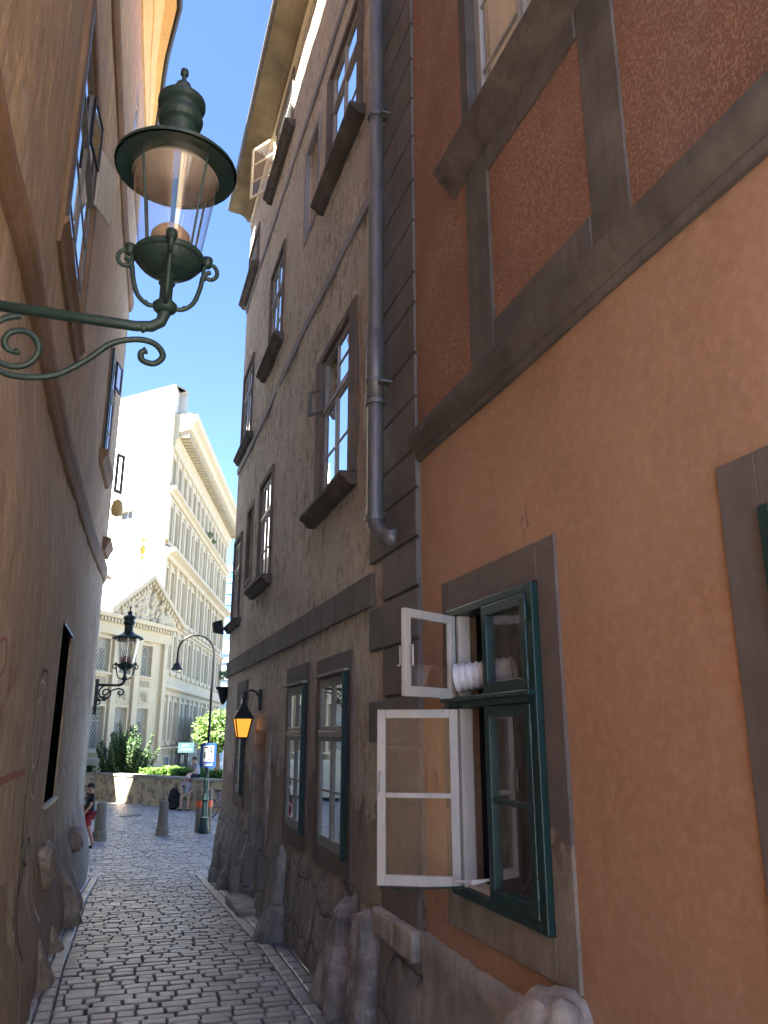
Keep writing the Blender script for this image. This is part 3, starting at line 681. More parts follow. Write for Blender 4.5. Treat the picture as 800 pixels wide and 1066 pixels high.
PH=thing('townhouse',(6,-10,-2.4),'pale sunlit townhouse continuing the right side of the lane behind the viewpoint','house')  # out of view, added so the light bounced into the alley is neutral
hp=[(y,y+1.2,z,z+1.9) for y in (-5.4,-8.4,-11.4,-14.4) for z in (-1.2,2.4,6.0)]
g=grid_wall(lambda u,v:V((2.35,u,v)),-17,-3.02,-2.5,10.5,hp,2,reveal=.2)
for f in ([(2.35,-17,-2.5),(12,-17,-2.5),(12,-17,10.5),(2.35,-17,10.5)],[(12,-17,-2.5),(12,-3.02,-2.5),(12,-3.02,10.5),(12,-17,10.5)],[(12,-3.02,-2.5),(2.35,-3.02,-2.5),(2.35,-3.02,10.5),(12,-3.02,10.5)]): g.face([V(p) for p in f])
g.build('wall',M['cream'],PH,fix=False)
PFr=Fr((2.35,0,0),(0,1,0),(-1,0,0))
for h_ in hp: window(PFr,PH,*h_,M['dgrey_frame'],M['glass'],w=-.1,curtain='curtain')
b=MB(); b.hexa([V((2.0,-17.3,10.52)),V((12.2,-17.3,10.52)),V((12.2,-3.05,10.52)),V((2.0,-3.05,10.52)),V((2.0,-17.3,10.6)),V((7,-15,13.6)),V((7,-3.05,13.6)),V((2.0,-3.05,10.6))]); b.build('roof',M['rooftile'],PH)
# ------------------------------------------------------------------ LEFT HOUSE
LH=thing('townhouse',(-5,5,gz(5)),'tall brown townhouse filling the left side, with curved band and scrawled lower wall','house')
slit=(9.45,10.75,-.8,1.34)
lwins=[(7.65,10.15,5.0,7.85),(15.4,16.7,5.3,7.5),(15.2,15.9,12.7,13.9)]
lholes=[(10.75,12.3,-.83,1.34)]+lwins+[(14.15,14.4,.55,.9)]
def PL(y,z):
    k=near_hole(y,z,lholes,.3)
    n=noise.fractal(V((y*.8,z*.35,13)),1,2,4)*.03
    b=0
    if z<-1.0: b=.05*noise.noise(V((y*1.8,z*2.2,4)))*sm((-1-z)/.5)
    return V((lx(y,z)+n*k*(.3 if z>3.5 else 1)+b,y,z))
lwm=grid_wall(PL,-1.8,18.5,-3.0,15.05,lholes,.17,reveal=.2,into=V((-1,0,0)))
lwm.face([(-.5,18.5,-3.1),(-14,22,-3.1),(-14,22,15),(-.52,18.5,15)]); lwm.face([(-14,22,-3.1),(-14,-1.8,-3.1),(-14,-1.8,15),(-14,22,15)]); lwm.face([(-14,-1.8,-3.1),(-1.1,-1.8,-3.1),(-1.1,-1.8,15),(-14,-1.8,15)])
lwm.build('wall',M['left_wall'],LH,fix=False)
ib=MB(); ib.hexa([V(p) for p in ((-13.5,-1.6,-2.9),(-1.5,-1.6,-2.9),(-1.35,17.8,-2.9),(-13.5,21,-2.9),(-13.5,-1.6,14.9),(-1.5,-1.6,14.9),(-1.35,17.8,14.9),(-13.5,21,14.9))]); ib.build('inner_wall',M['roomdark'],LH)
def lsweep(prof,y0,y1,name,mat,off=wx,n=40,parent=None,bump=0):
    b=MB(); rings=[]
    for i in range(n+1):
        y=y0+(y1-y0)*i/n; rings.append([b.bm.verts.new((off(y)+w_,y,v_+bump*noise.noise(V((y*.8,0,0))))) for w_,v_ in prof])
    m=len(prof)
    for A,Bc in zip(rings,rings[1:]):
        for i in range(m): b.bm.faces.new([A[i],A[(i+1)%m],Bc[(i+1)%m],Bc[i]])
    b.bm.faces.new(rings[0]); b.bm.faces.new(rings[-1][::-1])
    return b.build(name,mat,parent or LH)
lsweep([(-.08,3.28),(.045,3.30),(.07,3.36),(.06,3.42),(.085,3.50),(.085,3.60),(-.08,3.64)],-1.82,18.52,'belt_course',M['left_trim'])
lsweep([(-.08,10.05),(.04,10.05),(.08,10.15),(.10,10.28),(-.08,10.32)],-1.82,18.52,'belt_course',M['left_trim'])
def ewx(y):
    if y<14.4: return wx(y)+.72
    P=[(14.4,.02),(16.1,-.2),(17.7,-.28),(18.75,-.34)]
    for (a,b_),(c,d) in zip(P,P[1:]):
        if y<=c: return b_+(d-b_)*(y-a)/(c-a)
    return P[-1][1]
b=MB(); rings=[]
for i in range(61):
    y=-1.9+20.6*i/60; a=wx(y); e_=ewx(y); L=e_-a
    prof=[(a-.1,14.9),(a+.04,14.9),(a+.06,15.0),(a+L*.22,15.12),(a+L*.3,15.2),(a+L*.34,15.2),(a+L*.55,15.42),(a+L*.6,15.5),(a+L*.95,15.53),(a+L*.95,15.6),(a-.1,15.6)]
    rings.append([b.bm.verts.new((x_,y,z_)) for x_,z_ in prof])
for A,Bc in zip(rings,rings[1:]):
    for i in range(len(prof)): b.bm.faces.new([A[i],A[(i+1)%len(prof)],Bc[(i+1)%len(prof)],Bc[i]])
b.bm.faces.new(rings[0]); b.bm.faces.new(rings[-1][::-1]); b.build('cornice',M['yellow'],LH)
b=MB(); pts=[(ewx(y)+.02,y,15.62) for y in [-1.95+20.7*i/60 for i in range(61)]]; b.tube(pts,.075,8); b.build('gutter',M['black'],LH,smooth=True)
b=MB(); b.hexa([V((-1.0,-1.8,15.62)),V((-.35,18.6,15.62)),V((-14,22,15.62)),V((-14,-1.8,15.62)),V((-6.5,-1.8,19.8)),V((-6.5,16.6,19.8)),V((-8.5,17,19.8)),V((-8.5,-1.8,19.8))]); b.build('roof',M['rooftile'],LH)
b=MB(); b.hexa(B(-3.6,-2.6,12.6,14.2,16,21.2)); b.hexa(B(-4.6,-3.8,16.2,17.2,16,20.6)); b.build('chimney',M['left_wall'],LH)
def lfr(y0,y1): 
    a=V((wx(y0),y0,0)); c=V((wx(y1),y1,0)); U=(c-a).normalized(); return Fr(a,U,V((U.y,-U.x,0))),(c-a).length
# first-floor window with open leaves
fr,L=lfr(7.65,10.15)
window(fr,LH,0,L,5.0,7.85,M['dgrey_frame'],M['glass_up'],tr=7.0,munt=(5.65,6.3),w=.0)
leaf(LH,fr.P(L*.5,0,.01),fr.U*.55+fr.N*.07,7.08,7.75,M['black'],(),fw=.035,glass='glass_up')
surround(fr,LH,0,L,5.0,7.85,.22,M['left_trim'],bot=.0,top=.22,t=.05)
b=MB(); b.box(fr,-.005,.09,5.0,7.85,-.06,.055); b.box(fr,.09,L,4.98,5.0,-.06,.04); b.build('frame_edge',M['green'],LH)
b=MB(); b.profile(fr,[(-.04,4.99),(.10,4.97),(.10,4.93),(.05,4.87),(.04,4.68),(-.04,4.68)],-.24,L+.24); b.build('sill',M['left_trim'],LH)
b=MB(); b.box(Fr(fr.P(L-.1,0,.03),fr.N*.35+fr.U*.9,fr.N),.0,.5,7.0,7.9,0,.03); b.build('shutter',M['white'],LH)
fr,L=lfr(15.4,16.7)
window(fr,LH,0,L,5.3,7.5,M['dgrey_frame'],M['glass_up'],tr=6.8,munt=(6.0,),w=.03)
surround(fr,LH,0,L,5.3,7.5,.12,M['left_trim'],bot=0,t=.03); sill(fr,LH,-.2,L+.2,5.29,M['left_trim'],d=.15,h=.32)
b=MB(); b.box(fr,-.02,.06,5.3,7.5,-.05,.07); b.build('frame_edge',M['green'],LH)
leaf(LH,fr.P(L-.5,0,.04),fr.N*.08+fr.U*.4,7.0,7.6,M['black'],(),fw=.04)
fr,L=lfr(15.2,15.9); window(fr,LH,0,L,12.7,13.9,M['lgrey_frame'],M['glass_up'],w=-.0,mul=False); 
# small open shutter and yellow box at the corner, sill pieces
fr,L=lfr(17.4,18.45)
leaf(LH,fr.P(L-.1,0,.05),fr.N*.16+fr.U*.2,5.35,6.3,M['sillstone'],(),fw=.07)
sill(fr,LH,.1,L+.1,4.1,M['left_trim'],d=.16,h=.3)
b=MB(); b.lathe(fr.P(L+.02,4.8,.16),[(.03,0),(.12,.05),(.14,.2),(.10,.36),(.03,.42)],10); b.build('flower_box',M['yellow'],LH)
# slit window and slot
frS=Fr((lx(10.75,0),10.75,0),(lx(12.3,0)-lx(10.75,0),1.55,0),(1,0,0))
b=MB(); b.box(frS,0.01,1.54,-.82,1.33,-.19,-.025); b.build('barred_opening',M['void'],LH)  # near-flush black fill; the slit's unlit depth is put into its colour
b=MB(); b.box(frS,-.02,1.58,-.86,-.82,-.1,.035); b.build('sill',M['lgrey_frame'],LH)
b=MB(); b.box(frS,-.02,1.58,1.34,1.37,-.15,.02); b.build('lintel',M['black'],LH)
b=MB(); b.hexa([V((lx(14.2,.7)-.16,14.15,.55)),V((lx(14.2,.7)-.1,14.15,.55)),V((lx(14.2,.7)-.1,14.4,.55)),V((lx(14.2,.7)-.16,14.4,.55)),V((lx(14.2,.7)-.16,14.15,.9)),V((lx(14.2,.7)-.1,14.15,.9)),V((lx(14.2,.7)-.1,14.4,.9)),V((lx(14.2,.7)-.16,14.4,.9))]); b.build('vent_slot',M['black'],LH)
# graffiti: thin sprayed strokes lying on the plaster
def stroke(pts, wd, mat, name='graffiti', parent=LH, d=.004):
    b=MB(); n=len(pts); L_=[];R_=[]
    for i,(y,z) in enumerate(pts):
        y2,z2=pts[min(i+1,n-1)]; y1,z1=pts[max(i-1,0)]
        ty,tz=y2-y1,z2-z1; l=math.hypot(ty,tz) or 1; ny,nz=-tz/l,ty/l
        k=wd*(.6+.6*abs(math.sin(i*1.3)))
        for arr,s_ in ((L_,1),(R_,-1)):
            yy,zz=y+ny*k*s_,z+nz*k*s_; arr.append(b.bm.verts.new(PL(yy,zz)+V((d,0,0))))
    for i in range(n-1): b.bm.faces.new([L_[i],L_[i+1],R_[i+1],R_[i]])
    return b
def curve(p, n=10):
    out=[]
    P=[p[0]]+list(p)+[p[-1]]
    for i in range(1,len(P)-2):
        for k in range(n):
            t=k/n; a,b_,c,d=P[i-1],P[i],P[i+1],P[i+2]
            out.append(tuple(.5*((2*b_[j])+(-a[j]+c[j])*t+(2*a[j]-5*b_[j]+4*c[j]-d[j])*t*t+(-a[j]+3*b_[j]-3*c[j]+d[j])*t*t*t) for j in (0,1)))
    out.append(p[-1]); return out
def strokes(lst, wd, mat, lab):
    for k,p in enumerate(lst):
        o=stroke(curve(p),wd,mat,d=.004+.0015*k).build('graffiti',mat,LH,fix=True)
strokes([[(8.6,.1),(8.9,.5),(9.3,.45),(9.35,.0),(9.1,-.3),(8.7,-.25),(8.65,.15)],[(8.7,.0),(8.95,.35),(9.2,.25),(9.2,-.05)],[(9.2,-.3),(9.35,-.5),(9.1,-.62),(8.8,-.5)]],.014,M['scrawl_w'],'')
strokes([[(8.55,.05),(8.8,.55),(9.4,.6),(9.5,.0),(9.3,-.35)],[(8.6,-.25),(8.4,-.6),(8.55,-1.0),(8.9,-.7),(9.2,-.3)],[(8.5,-.9),(8.45,-1.25),(8.2,-1.55),(8.25,-1.9)],[(8.9,-.9),(8.6,-1.3),(8.3,-1.4)],[(9.5,-1.15),(9.1,-1.0),(8.9,-1.2),(8.6,-1.15)]],.018,M['scrawl'],'')
strokes([[(5.3,-.42),(6.0,-.38),(7.0,-.33),(8.2,-.33)]],.03,M['scrawl_r'],'')
strokes([[(5.6,.55),(5.9,.62),(6.0,.45),(5.8,.35)],[(5.5,.15),(5.9,.2),(6.2,.1)],[(6.5,.5),(6.6,.3),(6.9,.5)],[(7.3,.1),(7.5,-.1),(7.7,.1)]],.014,M['scrawl_r'],'')
strokes([[(12.9,-.3),(13.2,.1),(13.4,-.4),(13.7,.0),(13.8,-.5)],[(13.0,-.8),(13.4,-.5),(13.9,-.8)],[(8.0,-1.6),(7.8,-2.1),(7.7,-2.3)],[(9.8,-1.2),(9.7,-1.6),(9.8,-1.9)]],.022,M['scrawl_w'],'')

# ------------------------------------------------------------------ guard stones
def rock(name, c, s, label, mat='stone', lean=(0,0), seed=0, taper=.45, group=None, cat='guard stone', sub=4, power=.6):
    bm=bmesh.new(); bmesh.ops.create_icosphere(bm,subdivisions=sub,radius=1)
    for v in bm.verts:
        p=v.co.copy(); t=(p.z+1)/2
        x=math.copysign(abs(p.x)**.8,p.x); y=math.copysign(abs(p.y)**.8,p.y); z=math.copysign(abs(p.z)**power,p.z)
        t=(z+1)/2; k=1-taper*t
        n=1+.24*noise.fractal(p*1.7+V((seed*3.1,0,0)),1,2,5)+.09*abs(noise.noise(p*4+V((seed,3,0))))
        v.co=V((x*k*n*s[0]+lean[0]*t, y*k*n*s[1]+lean[1]*t, (z*(.5+.5*n)+1)*.5*s[2]))
    b=MB(); b.bm.free(); b.bm=bm
    o=b.build(name,M[mat],None,smooth=True,fix=False); o.location=c
    return tag(o,label,cat,group)
GS='guard stones along the alley walls'
rock('guard_stone',(2.12,16.9,gz(17)-.12),(.21,.26,.88),'dark upright guard stone at the far corner of the grey house','stone',(.12,.1),1,.5,GS)
rock('guard_stone',(2.10,15.75,gz(15.7)-.12),(.17,.22,.42),'small low guard stone second from the far corner of the grey house','stone',(.08,0),2,.45,GS)
rock('guard_stone',(2.13,14.2,gz(14.2)-.12),(.18,.24,.78),'tapering guard stone just beyond the doorstep of the grey house','stone',(.14,.1),3,.6,GS)
rock('guard_stone',(2.05,10.65,gz(10.7)-.12),(.25,.30,.48),'boot-shaped bulging guard stone base on the near side of the doorway','stone',(.1,.1),4,.4,GS)
rock('guard_stone',(2.20,10.95,gz(10.7)+.15),(.13,.16,.85),'slender pale guard stone topped with a rounded knob beside the doorway','stone_pale',(.05,.1),5,.4,GS)
rock('guard_stone',(2.06,8.2,gz(8)-.12),(.12,.17,.62),'small pale-headed guard stone leaning under the nearest grey-house window','stone_pale',(.12,.0),6,.45,GS)
rock('guard_stone',(2.10,7.75,gz(8)-.12),(.17,.22,1.0),'leaning brownish guard stone between the small pale one and the tall rounded one','stone',(.12,.15),7,.5,GS)
rock('guard_stone',(2.17,7.02,gz(7)-.12),(.16,.21,1.08),'tall round-headed guard stone below the quoins of the grey house','stone',(.02,.05),8,.2,GS,power=.45)
rock('guard_stone',(2.14,3.92,gz(4)-.12),(.30,.36,1.30),'large white-capped guard stone under the open window of the orange house','stone_pale',(.04,.0),9,.3,GS,power=.5)
rock('guard_stone',(-.36,14.2,gz(14.2)-.12),(.24,.40,1.05),'tall dark cone-shaped guard stone farthest along the left wall','stone',(-.28,.0),10,.75,GS)
rock('guard_stone',(-.38,12.9,gz(12.9)-.12),(.27,.40,.95),'broad dark guard stone second farthest along the left wall','stone',(-.25,.1),11,.6,GS)
rock('guard_stone',(-.46,11.1,gz(11)-.12),(.17,.26,.48),'low dark guard stone in the middle of the left wall','stone',(-.15,.0),12,.6,GS)
rock('guard_stone',(-.48,9.5,gz(9)-.12),(.18,.28,.62),'rough dark guard stone nearest on the left wall','stone',(-.16,.0),13,.55,GS)
rock('guard_stone',(-.62,10.6,-1.72),(.13,.30,.52),'smooth rounded stone knob set high in the left wall below the dark slit','stone',(-.03,.0),14,.2,GS)
rock('guard_stone',(-.46,15.6,-1.95),(.15,.38,.42),'grey rounded stone bulging from the left wall near the walking man','stone',(-.03,.0),15,.2,GS)

# ------------------------------------------------------------------ ground, setts, plaza
b=MB(); ys=[-80,10,22,45,500]
for a,c in zip(ys,ys[1:]):
    b.face([(-400,a,gz(a)-.045),(400,a,gz(a)-.045),(400,c,gz(c)-.045),(-400,c,gz(c)-.045)])
bmesh.ops.remove_doubles(b.bm,verts=b.bm.verts,dist=.001)
tag(b.build('ground',M['ground']),kind='structure')
def setts(name, yr, xr, sx, sy, gap, seed, skew=0, block=None):
    rng=random.Random(seed); b=MB(); bm=b.bm; y=yr[0]; row=0
    while y<yr[1]:
        h=sy*rng.uniform(.85,1.15); x0,x1=xr(y); x=x0-rng.uniform(0,sx); 
        while x<x1:
            w_=sx*rng.uniform(.7,1.35)
            xa,xb=max(x,x0),min(x+w_,x1)
            if xb-xa>.05 and not (block and block((xa+xb)/2,y)):
                g=gap*rng.uniform(.7,1.5); z=gz(y+h/2)+rng.uniform(-.007,.007); tx,ty=rng.uniform(-.03,.03),rng.uniform(-.03,.03)
                A,Bx,C,D=xa+g,xb-g,y+g,y+h-g
                wob=.06*math.sin(((xa+xb)/2)*1.1+seed)+.05*math.sin(xa*2.7+row*.3)
                wob*=.12
                C+=wob;D+=wob
                ce=((A+Bx)/2,(C+D)/2); sl=(gz(y+.5)-gz(y-.5))
                def q(x_,y_,dz): return bm.verts.new((x_,y_,z+dz+(x_-ce[0])*tx+(y_-ce[1])*(ty+sl)))
                j=lambda:rng.uniform(-.006,.006)
                base=[(A+j(),C+j()),(Bx+j(),C+j()),(Bx+j(),D+j()),(A+j(),D+j())]
                lo=[q(px,py,-.05) for px,py in base]
                mi=[q(px,py,-.012) for px,py in base]
                ins=.012
                up=[q(px+(ins if k in(0,3) else -ins),py+(ins if k<2 else -ins),.0) for k,(px,py) in enumerate(base)]
                c_=q(ce[0]+j(),ce[1]+j(),.002)
                for k in range(4):
                    bm.faces.new([lo[k],lo[(k+1)%4],mi[(k+1)%4],mi[k]]).smooth=False
                    bm.faces.new([mi[k],mi[(k+1)%4],up[(k+1)%4],up[k]]).smooth=False
                    bm.faces.new([up[k],up[(k+1)%4],c_]).smooth=False
            x+=w_
        y+=h; row+=1
    return b.build(name,M['cobble'],None,fix=False)
tag(setts('alley_paving',(-4,22),lambda y:(lx(y,gz(y))+.20 if y<18.4 else -6,1.86 if y<18 else 9),.225,.150,.007,3),kind='structure')
tag(setts('plaza_paving',(22,43),lambda y:(-9,12),.22,.16,.007,4),kind='structure')
# gutter rows along both walls: narrower setts laid lengthwise
def edge_rows(name,xf,n,seed):
    rng=random.Random(seed); b=MB(); bm=b.bm
    for r_ in range(n):
        y=-4
        while y<18.2:
            L_=rng.uniform(.2,.34); x0=xf(y)+r_*.15; g=.008; z=gz(y)+rng.uniform(-.006,.006)-.01
            pts=[(x0+g,y+g),(x0+.15-g,y+g),(x0+.15-g,y+L_-g),(x0+g,y+L_-g)]
            lo=[bm.verts.new((p[0],p[1],z-.05)) for p in pts]; mi=[bm.verts.new((p[0],p[1],z-.012)) for p in pts]; i_=.016
            up=[bm.verts.new((p[0]+(i_ if k in (0,3) else -i_),p[1]+(i_ if k<2 else -i_),z)) for k,p in enumerate(pts)]
            for k in range(4):
                bm.faces.new([lo[k],lo[(k+1)%4],mi[(k+1)%4],mi[k]]); bm.faces.new([mi[k],mi[(k+1)%4],up[(k+1)%4],up[k]])
            bm.faces.new(up); y+=L_
    return tag(b.build(name,M['cobble'],None,fix=False),kind='structure')
edge_rows('gutter_paving',lambda y:lx(y,gz(y))-.10,2,8); edge_rows('gutter_paving',lambda y:1.865,3,9)
b=MB(); b.lathe((.9,33.5,-3.03),[(.42,0),(.42,.04),(.38,.045)],28); mh=b.build('manhole_cover',M['iron']); tag(mh,'round iron manhole cover in the plaza paving','manhole cover')

# raised terrace with low wall
TW=[(-14,45.2),(-.5,42.0),(1.9,38.6),(4.2,34.3),(7.5,30.5)]
b=MB()
vb=[b.bm.verts.new((x,y,-2.05)) for x,y in TW]+[b.bm.verts.new(p) for p in ((8.5,36,-2.05),(5.6,46,-2.05),(2.6,53,-2.05),(-16,53,-2.05))]
b.bm.faces.new(vb); 
for f in bmesh.ops.extrude_face_region(b.bm,geom=list(b.bm.faces))['geom']:
    if isinstance(f,bmesh.types.BMVert): f.co.z=-3.1
tag(b.build('terrace_ground',M['ground']),kind='structure')
PW=thing('low_wall',(1.9,38.6,-3),'low weathered plaza wall with stained render and stone coping','wall')
def strip(name, t, z0,z1,mat, over=0):
    b=MB()
    for (x0,y0),(x1,y1) in zip(TW,TW[1:]):
        U=V((x1-x0,y1-y0,0)); L_=U.length; f=Fr((x0,y0,0),U,V((U.y,-U.x,0)))
        b.box(f,-.02,L_+.02,z0,z1,-.12-over,.35+over)
    return b.build(name,mat,PW)
strip('wall_body',0,-3.08,-1.86,M['planter']); strip('coping',0,-1.86,-1.76,M['coping'],.04)

# foliage
def leaves(mb, c, rad, n, size, rng, shape=None):
    for _ in range(n):
        while True:
            p=V((rng.uniform(-1,1),rng.uniform(-1,1),rng.uniform(-1,1)))
            if p.length<1: break
        q=V((p.x*rad[0],p.y*rad[1],p.z*rad[2]))+V(c)
        a=V((rng.gauss(0,1),rng.gauss(0,1),rng.gauss(0,1))).normalized(); b_=a.orthogonal().normalized()
        s=size*rng.uniform(.6,1.3); 
        mb.face([q-a*s,q+b_*s*.45,q+a*s,q-b_*s*.45])
rng=random.Random(5)
JB=thing('juniper_bush',(.75,42.6,-2.05),'tall spiky green juniper bush growing behind the low wall','bush')
tb=MB(); lf=MB(); base=V((.75,42.6,-2.05))
for k in range(70):
    a=rng.uniform(0,6.28); el=rng.uniform(.25,1.4); L_=rng.uniform(1.5,2.5); 
    d=V((math.cos(a)*math.cos(el),math.sin(a)*math.cos(el),math.sin(el)))
    if k==0: d=V((-.25,0,1)).normalized(); L_=2.75
    if k==1: d=V((.05,0,1)).normalized(); L_=2.5
    tb.tube([base,base+d*L_*.5,base+d*L_*.5+V((d.x*.4,d.y*.4,.9)).normalized()*L_*.35],[.03,.02,.008],5)
    for t in range(14):
        s_=.25+t/14*.75
        p=base+(d*L_*s_*.5*2 if s_<.5 else d*L_*.5+V((d.x*.4,d.y*.4,.9)).normalized()*L_*(s_-.5))
        leaves(lf,p,(.16*(1.25-s_*.8),)*2+(.16,),16,.065,rng)
tb.build('trunk',M['bark'],JB); lf.build('crown',M['juniper'],JB,fix=False)
def hedge(x0,y0,x1,y1,h,wd,name,label,mat,n,cat='hedge'):
    root=thing(name,(x0,y0,-2.05),label,cat); st=MB(); lf=MB(); U=V((x1-x0,y1-y0,0))
    for i in range(10):
        p=V((x0,y0,-2.05))+U*((i+.5)/10); st.tube([p,p+V((0,0,h*.7))],.02,5)
    for i in range(n):
        p=V((x0,y0,0))+U*rng.random(); hh=h*(.85+.22*noise.noise(p*1.3)); z=-2.05+hh*rng.random()**.6
        leaves(lf,(p.x+rng.uniform(-wd,wd),p.y+rng.uniform(-wd,wd),z),(.06,)*3,5,.06,rng)
    st.build('stem',M['bark'],root); lf.build('foliage',M[mat],root,fix=False); return root
hedge(1.6,41.4,5.0,36.0,.62,.3,'hedge','bright green clipped hedge running along the top of the low wall','hedge',2600)
hedge(-.45,43.2,.1,42.8,.7,.22,'shrub','small round light green shrub left of the juniper, in gap by the lantern','leaf',160,'shrub')
hedge(-1.35,44.0,-.9,43.6,.65,.2,'shrub','small green shrub peeping out beside the left house','leaf',130,'shrub')
def tree(base,h,cr,label,seed,n=150,leafn=34,ls=.10):
    r_=random.Random(seed); root=thing('tree',base,label,'tree','trees beyond the alley'); t=MB(); lf=MB(); bv=V(base)
    top=bv+V((r_.uniform(-.2,.2),r_.uniform(-.2,.2),h*.55)); t.tube([bv,bv.lerp(top,.5)+V((.06,0,0)),top],[.16,.12,.09],8)
    cc=bv+V((0,0,h-cr[2]))
    for i in range(n):
        while True:
            p=V((r_.uniform(-1,1),r_.uniform(-1,1),r_.uniform(-1,1)))
            if .25<p.length<1: break
        p=p*(1+.25*noise.noise(p*2+V((seed,0,0)))); q=cc+V((p.x*cr[0],p.y*cr[1],p.z*cr[2]))
        if i%6==0: t.tube([top,top.lerp(q,.6)+V((0,0,-.1)),q],[.05,.03,.01],5)
        leaves(lf,q,(.34,.34,.25),leafn,ls,r_)
    t.build('trunk',M['bark'],root); lf.build('crown',M['leaf'],root,fix=False); return root
tree((4.9,40.6,-2.1),3.2,(1.15,1.1,.95),'pale green leafy tree behind the parking sign',3)
tree((7.4,45.5,-3),4.0,(1.6,1.5,1.3),'larger street tree beyond, right of the lamp post, mostly behind the grey house',4)
PT=thing('townhouse',(-11,28,-3),'townhouse on the left side of the plaza, hidden behind the left house, shading the paving','house')  # unseen house added to shade the plaza and low wall
hq=[(23.8+2.2*i,24.9+2.2*i,z,z+1.8) for i in range(4) for z in (-1.4,1.9,5.2,8.4)]
g=grid_wall(lambda u,v:V((-5,u,v)),22.3,33.2,-3.1,13.8,hq,2,reveal=.2,into=V((-1,0,0)))
for f in ([(-5,22.3,-3.1),(-18,22.3,-3.1),(-18,22.3,13.8),(-5,22.3,13.8)],[(-18,22.3,-3.1),(-18,33.2,-3.1),(-18,33.2,13.8),(-18,22.3,13.8)],[(-18,33.2,-3.1),(-5,33.2,-3.1),(-5,33.2,13.8),(-18,33.2,13.8)]): g.face([V(p) for p in f])
g.build('wall',M['cream'],PT,fix=False)
PTF=Fr((-5,0,0),(0,1,0),(1,0,0))
for h_ in hq: window(PTF,PT,*h_,M['dgrey_frame'],M['glass'],w=-.1,curtain='curtain')
b=MB(); b.hexa([V((-18.3,22.1,13.82)),V((-4.6,22.1,13.82)),V((-4.6,33.5,13.82)),V((-18.3,33.5,13.82)),V((-12,22.6,17.2)),V((-8,22.6,17.2)),V((-8,32.6,17.2)),V((-12,32.6,17.2))]); b.build('roof',M['rooftile'],PT)

# ------------------------------------------------------------------ bollards, lamp post, signs
def bollard(loc,h,r_,label,group='stone bollards at the end of the alley'):
    root=thing('bollard',loc,label,'bollard',group)
    b=MB(); b.lathe(loc,[(r_*1.18,0),(r_*1.18,h*.2),(r_*1.08,h*.24),(r_,h*.26),(r_*.84,h*.93),(r_*.72,h*.98),(r_*.4,h),(.01,h)],18); b.build('shaft',M['concrete'],root,bevel=.008)
    b=MB(); b.lathe(loc,[(r_*1.24,0),(r_*1.24,h*.045),(r_*1.19,h*.05)],18); b.build('base',M['concrete'],root); return root
bollard((-.14,26.2,-3),1.06,.17,'tapered stone bollard nearer the left wall, beside the walking man')
bollard((1.68,26.8,-3),1.02,.16,'tapered stone bollard standing alone in the middle of the alley mouth')
def cbol(loc,label):
    root=thing('concrete_bollard',loc,label,'bollard','concrete bollards with orange bands')
    b=MB(); b.lathe(loc,[(.125,0),(.115,.1),(.115,1.22),(.1,1.27),(.01,1.28)],16); b.build('shaft',M['concrete'],root)
    b=MB(); b.lathe(loc,[(.119,.74),(.125,.75),(.125,.93),(.119,.94)],16); b.build('orange_band',M['orange_tape'],root)
cbol((2.83,27.4,-3),'concrete bollard with orange band, left of the lamp post foot'); cbol((3.12,27.5,-3),'concrete bollard with orange band, right of the lamp post foot')
SL=thing('street_lamp',(2.95,27.0,-3),'tall dark street lamp with a curved swan-neck arm and bell-shaped head','street lamp')
b=MB(); L0=(2.95,27.0,-3)
b.lathe(L0,[(.17,0),(.17,.12),(.15,.2),(.13,.42),(.15,.46),(.10,.5),(.09,.95),(.12,1.0),(.10,1.1),(.075,1.2),(.085,1.6),(.06,1.66),(.05,2.2)],16); b.build('post_base',M['iron'],SL,smooth=False)
b=MB(); pts=[(2.95,27.0,-.9),(2.95,27.0,2.6)]; cR=.58
for i in range(1,15):
    a=math.pi*i/14; pts.append((2.95-cR+cR*math.cos(a),27.0,2.6+cR*math.sin(a)))
pts.append((2.95-2*cR,27,2.35))
b.tube(pts,[.045]+[.036]*(len(pts)-1),10); b.build('pole',M['black'],SL,smooth=True)
b=MB(); hx=2.95-2*cR; b.lathe((hx,27,2.02),[(.19,0),(.185,.03),(.12,.12),(.10,.2),(.045,.25),(.04,.38)],16); hd=b.build('lamp_head',M['black'],SL); 
b=MB(); b.lathe((hx,27,1.97),[(.03,-.03),(.10,0),(.15,.05)],14); b.build('lamp_glass',M['lampglass'],hd)
# blue pictogram sign, on the pole
SG=thing('road_sign',(2.95,26.9,-1.0),'blue rectangular road sign with a white pictogram panel on the lamp post','sign')
sf=Fr((2.95,26.88,0),(1,-.15,0),(-.15,-1,0))
b=MB(); b.box(sf,-.25,.25,-1.02,-.28,-.0,.02); b.build('panel',M['signblue'],SG,bevel=.004)
b=MB(); b.box(sf,-.17,.17,-.84,-.36,.02,.026); b.build('pictogram_panel',M['signwhite'],SG)
def blobs(lst,mat,nm,f,w0,w1,par):
    b=MB()
    for kind,a in lst:
        if kind=='r': b.box(f,*a,w0,w1)
        else:
            cx_,cy_,r_=a; b.prism(f,[(cx_+r_*math.cos(t*math.pi/5),cy_+r_*math.sin(t*math.pi/5)) for t in range(10)],w0,w1)
    return b.build(nm,mat,par)
blobs([('c',(-.11,-.58,.03)),('r',(-.135,-.085,-.74,-.62)),('r',(-.12,-.02,-.43,-.39)),('c',(.09,-.44,.035)),('r',(.06,.12,-.58,-.49)),('r',(-.02,.14,-.80,-.77))],M['hair'],'pictogram',sf,.026,.029,SG)
blobs([('c',(.0,-.63,.05)),('r',(-.04,.1,-.72,-.66)),('r',(.05,.14,-.66,-.60)),('c',(.03,-.75,.03))],M['salmon'],'pictogram',sf,.0265,.0295,SG)
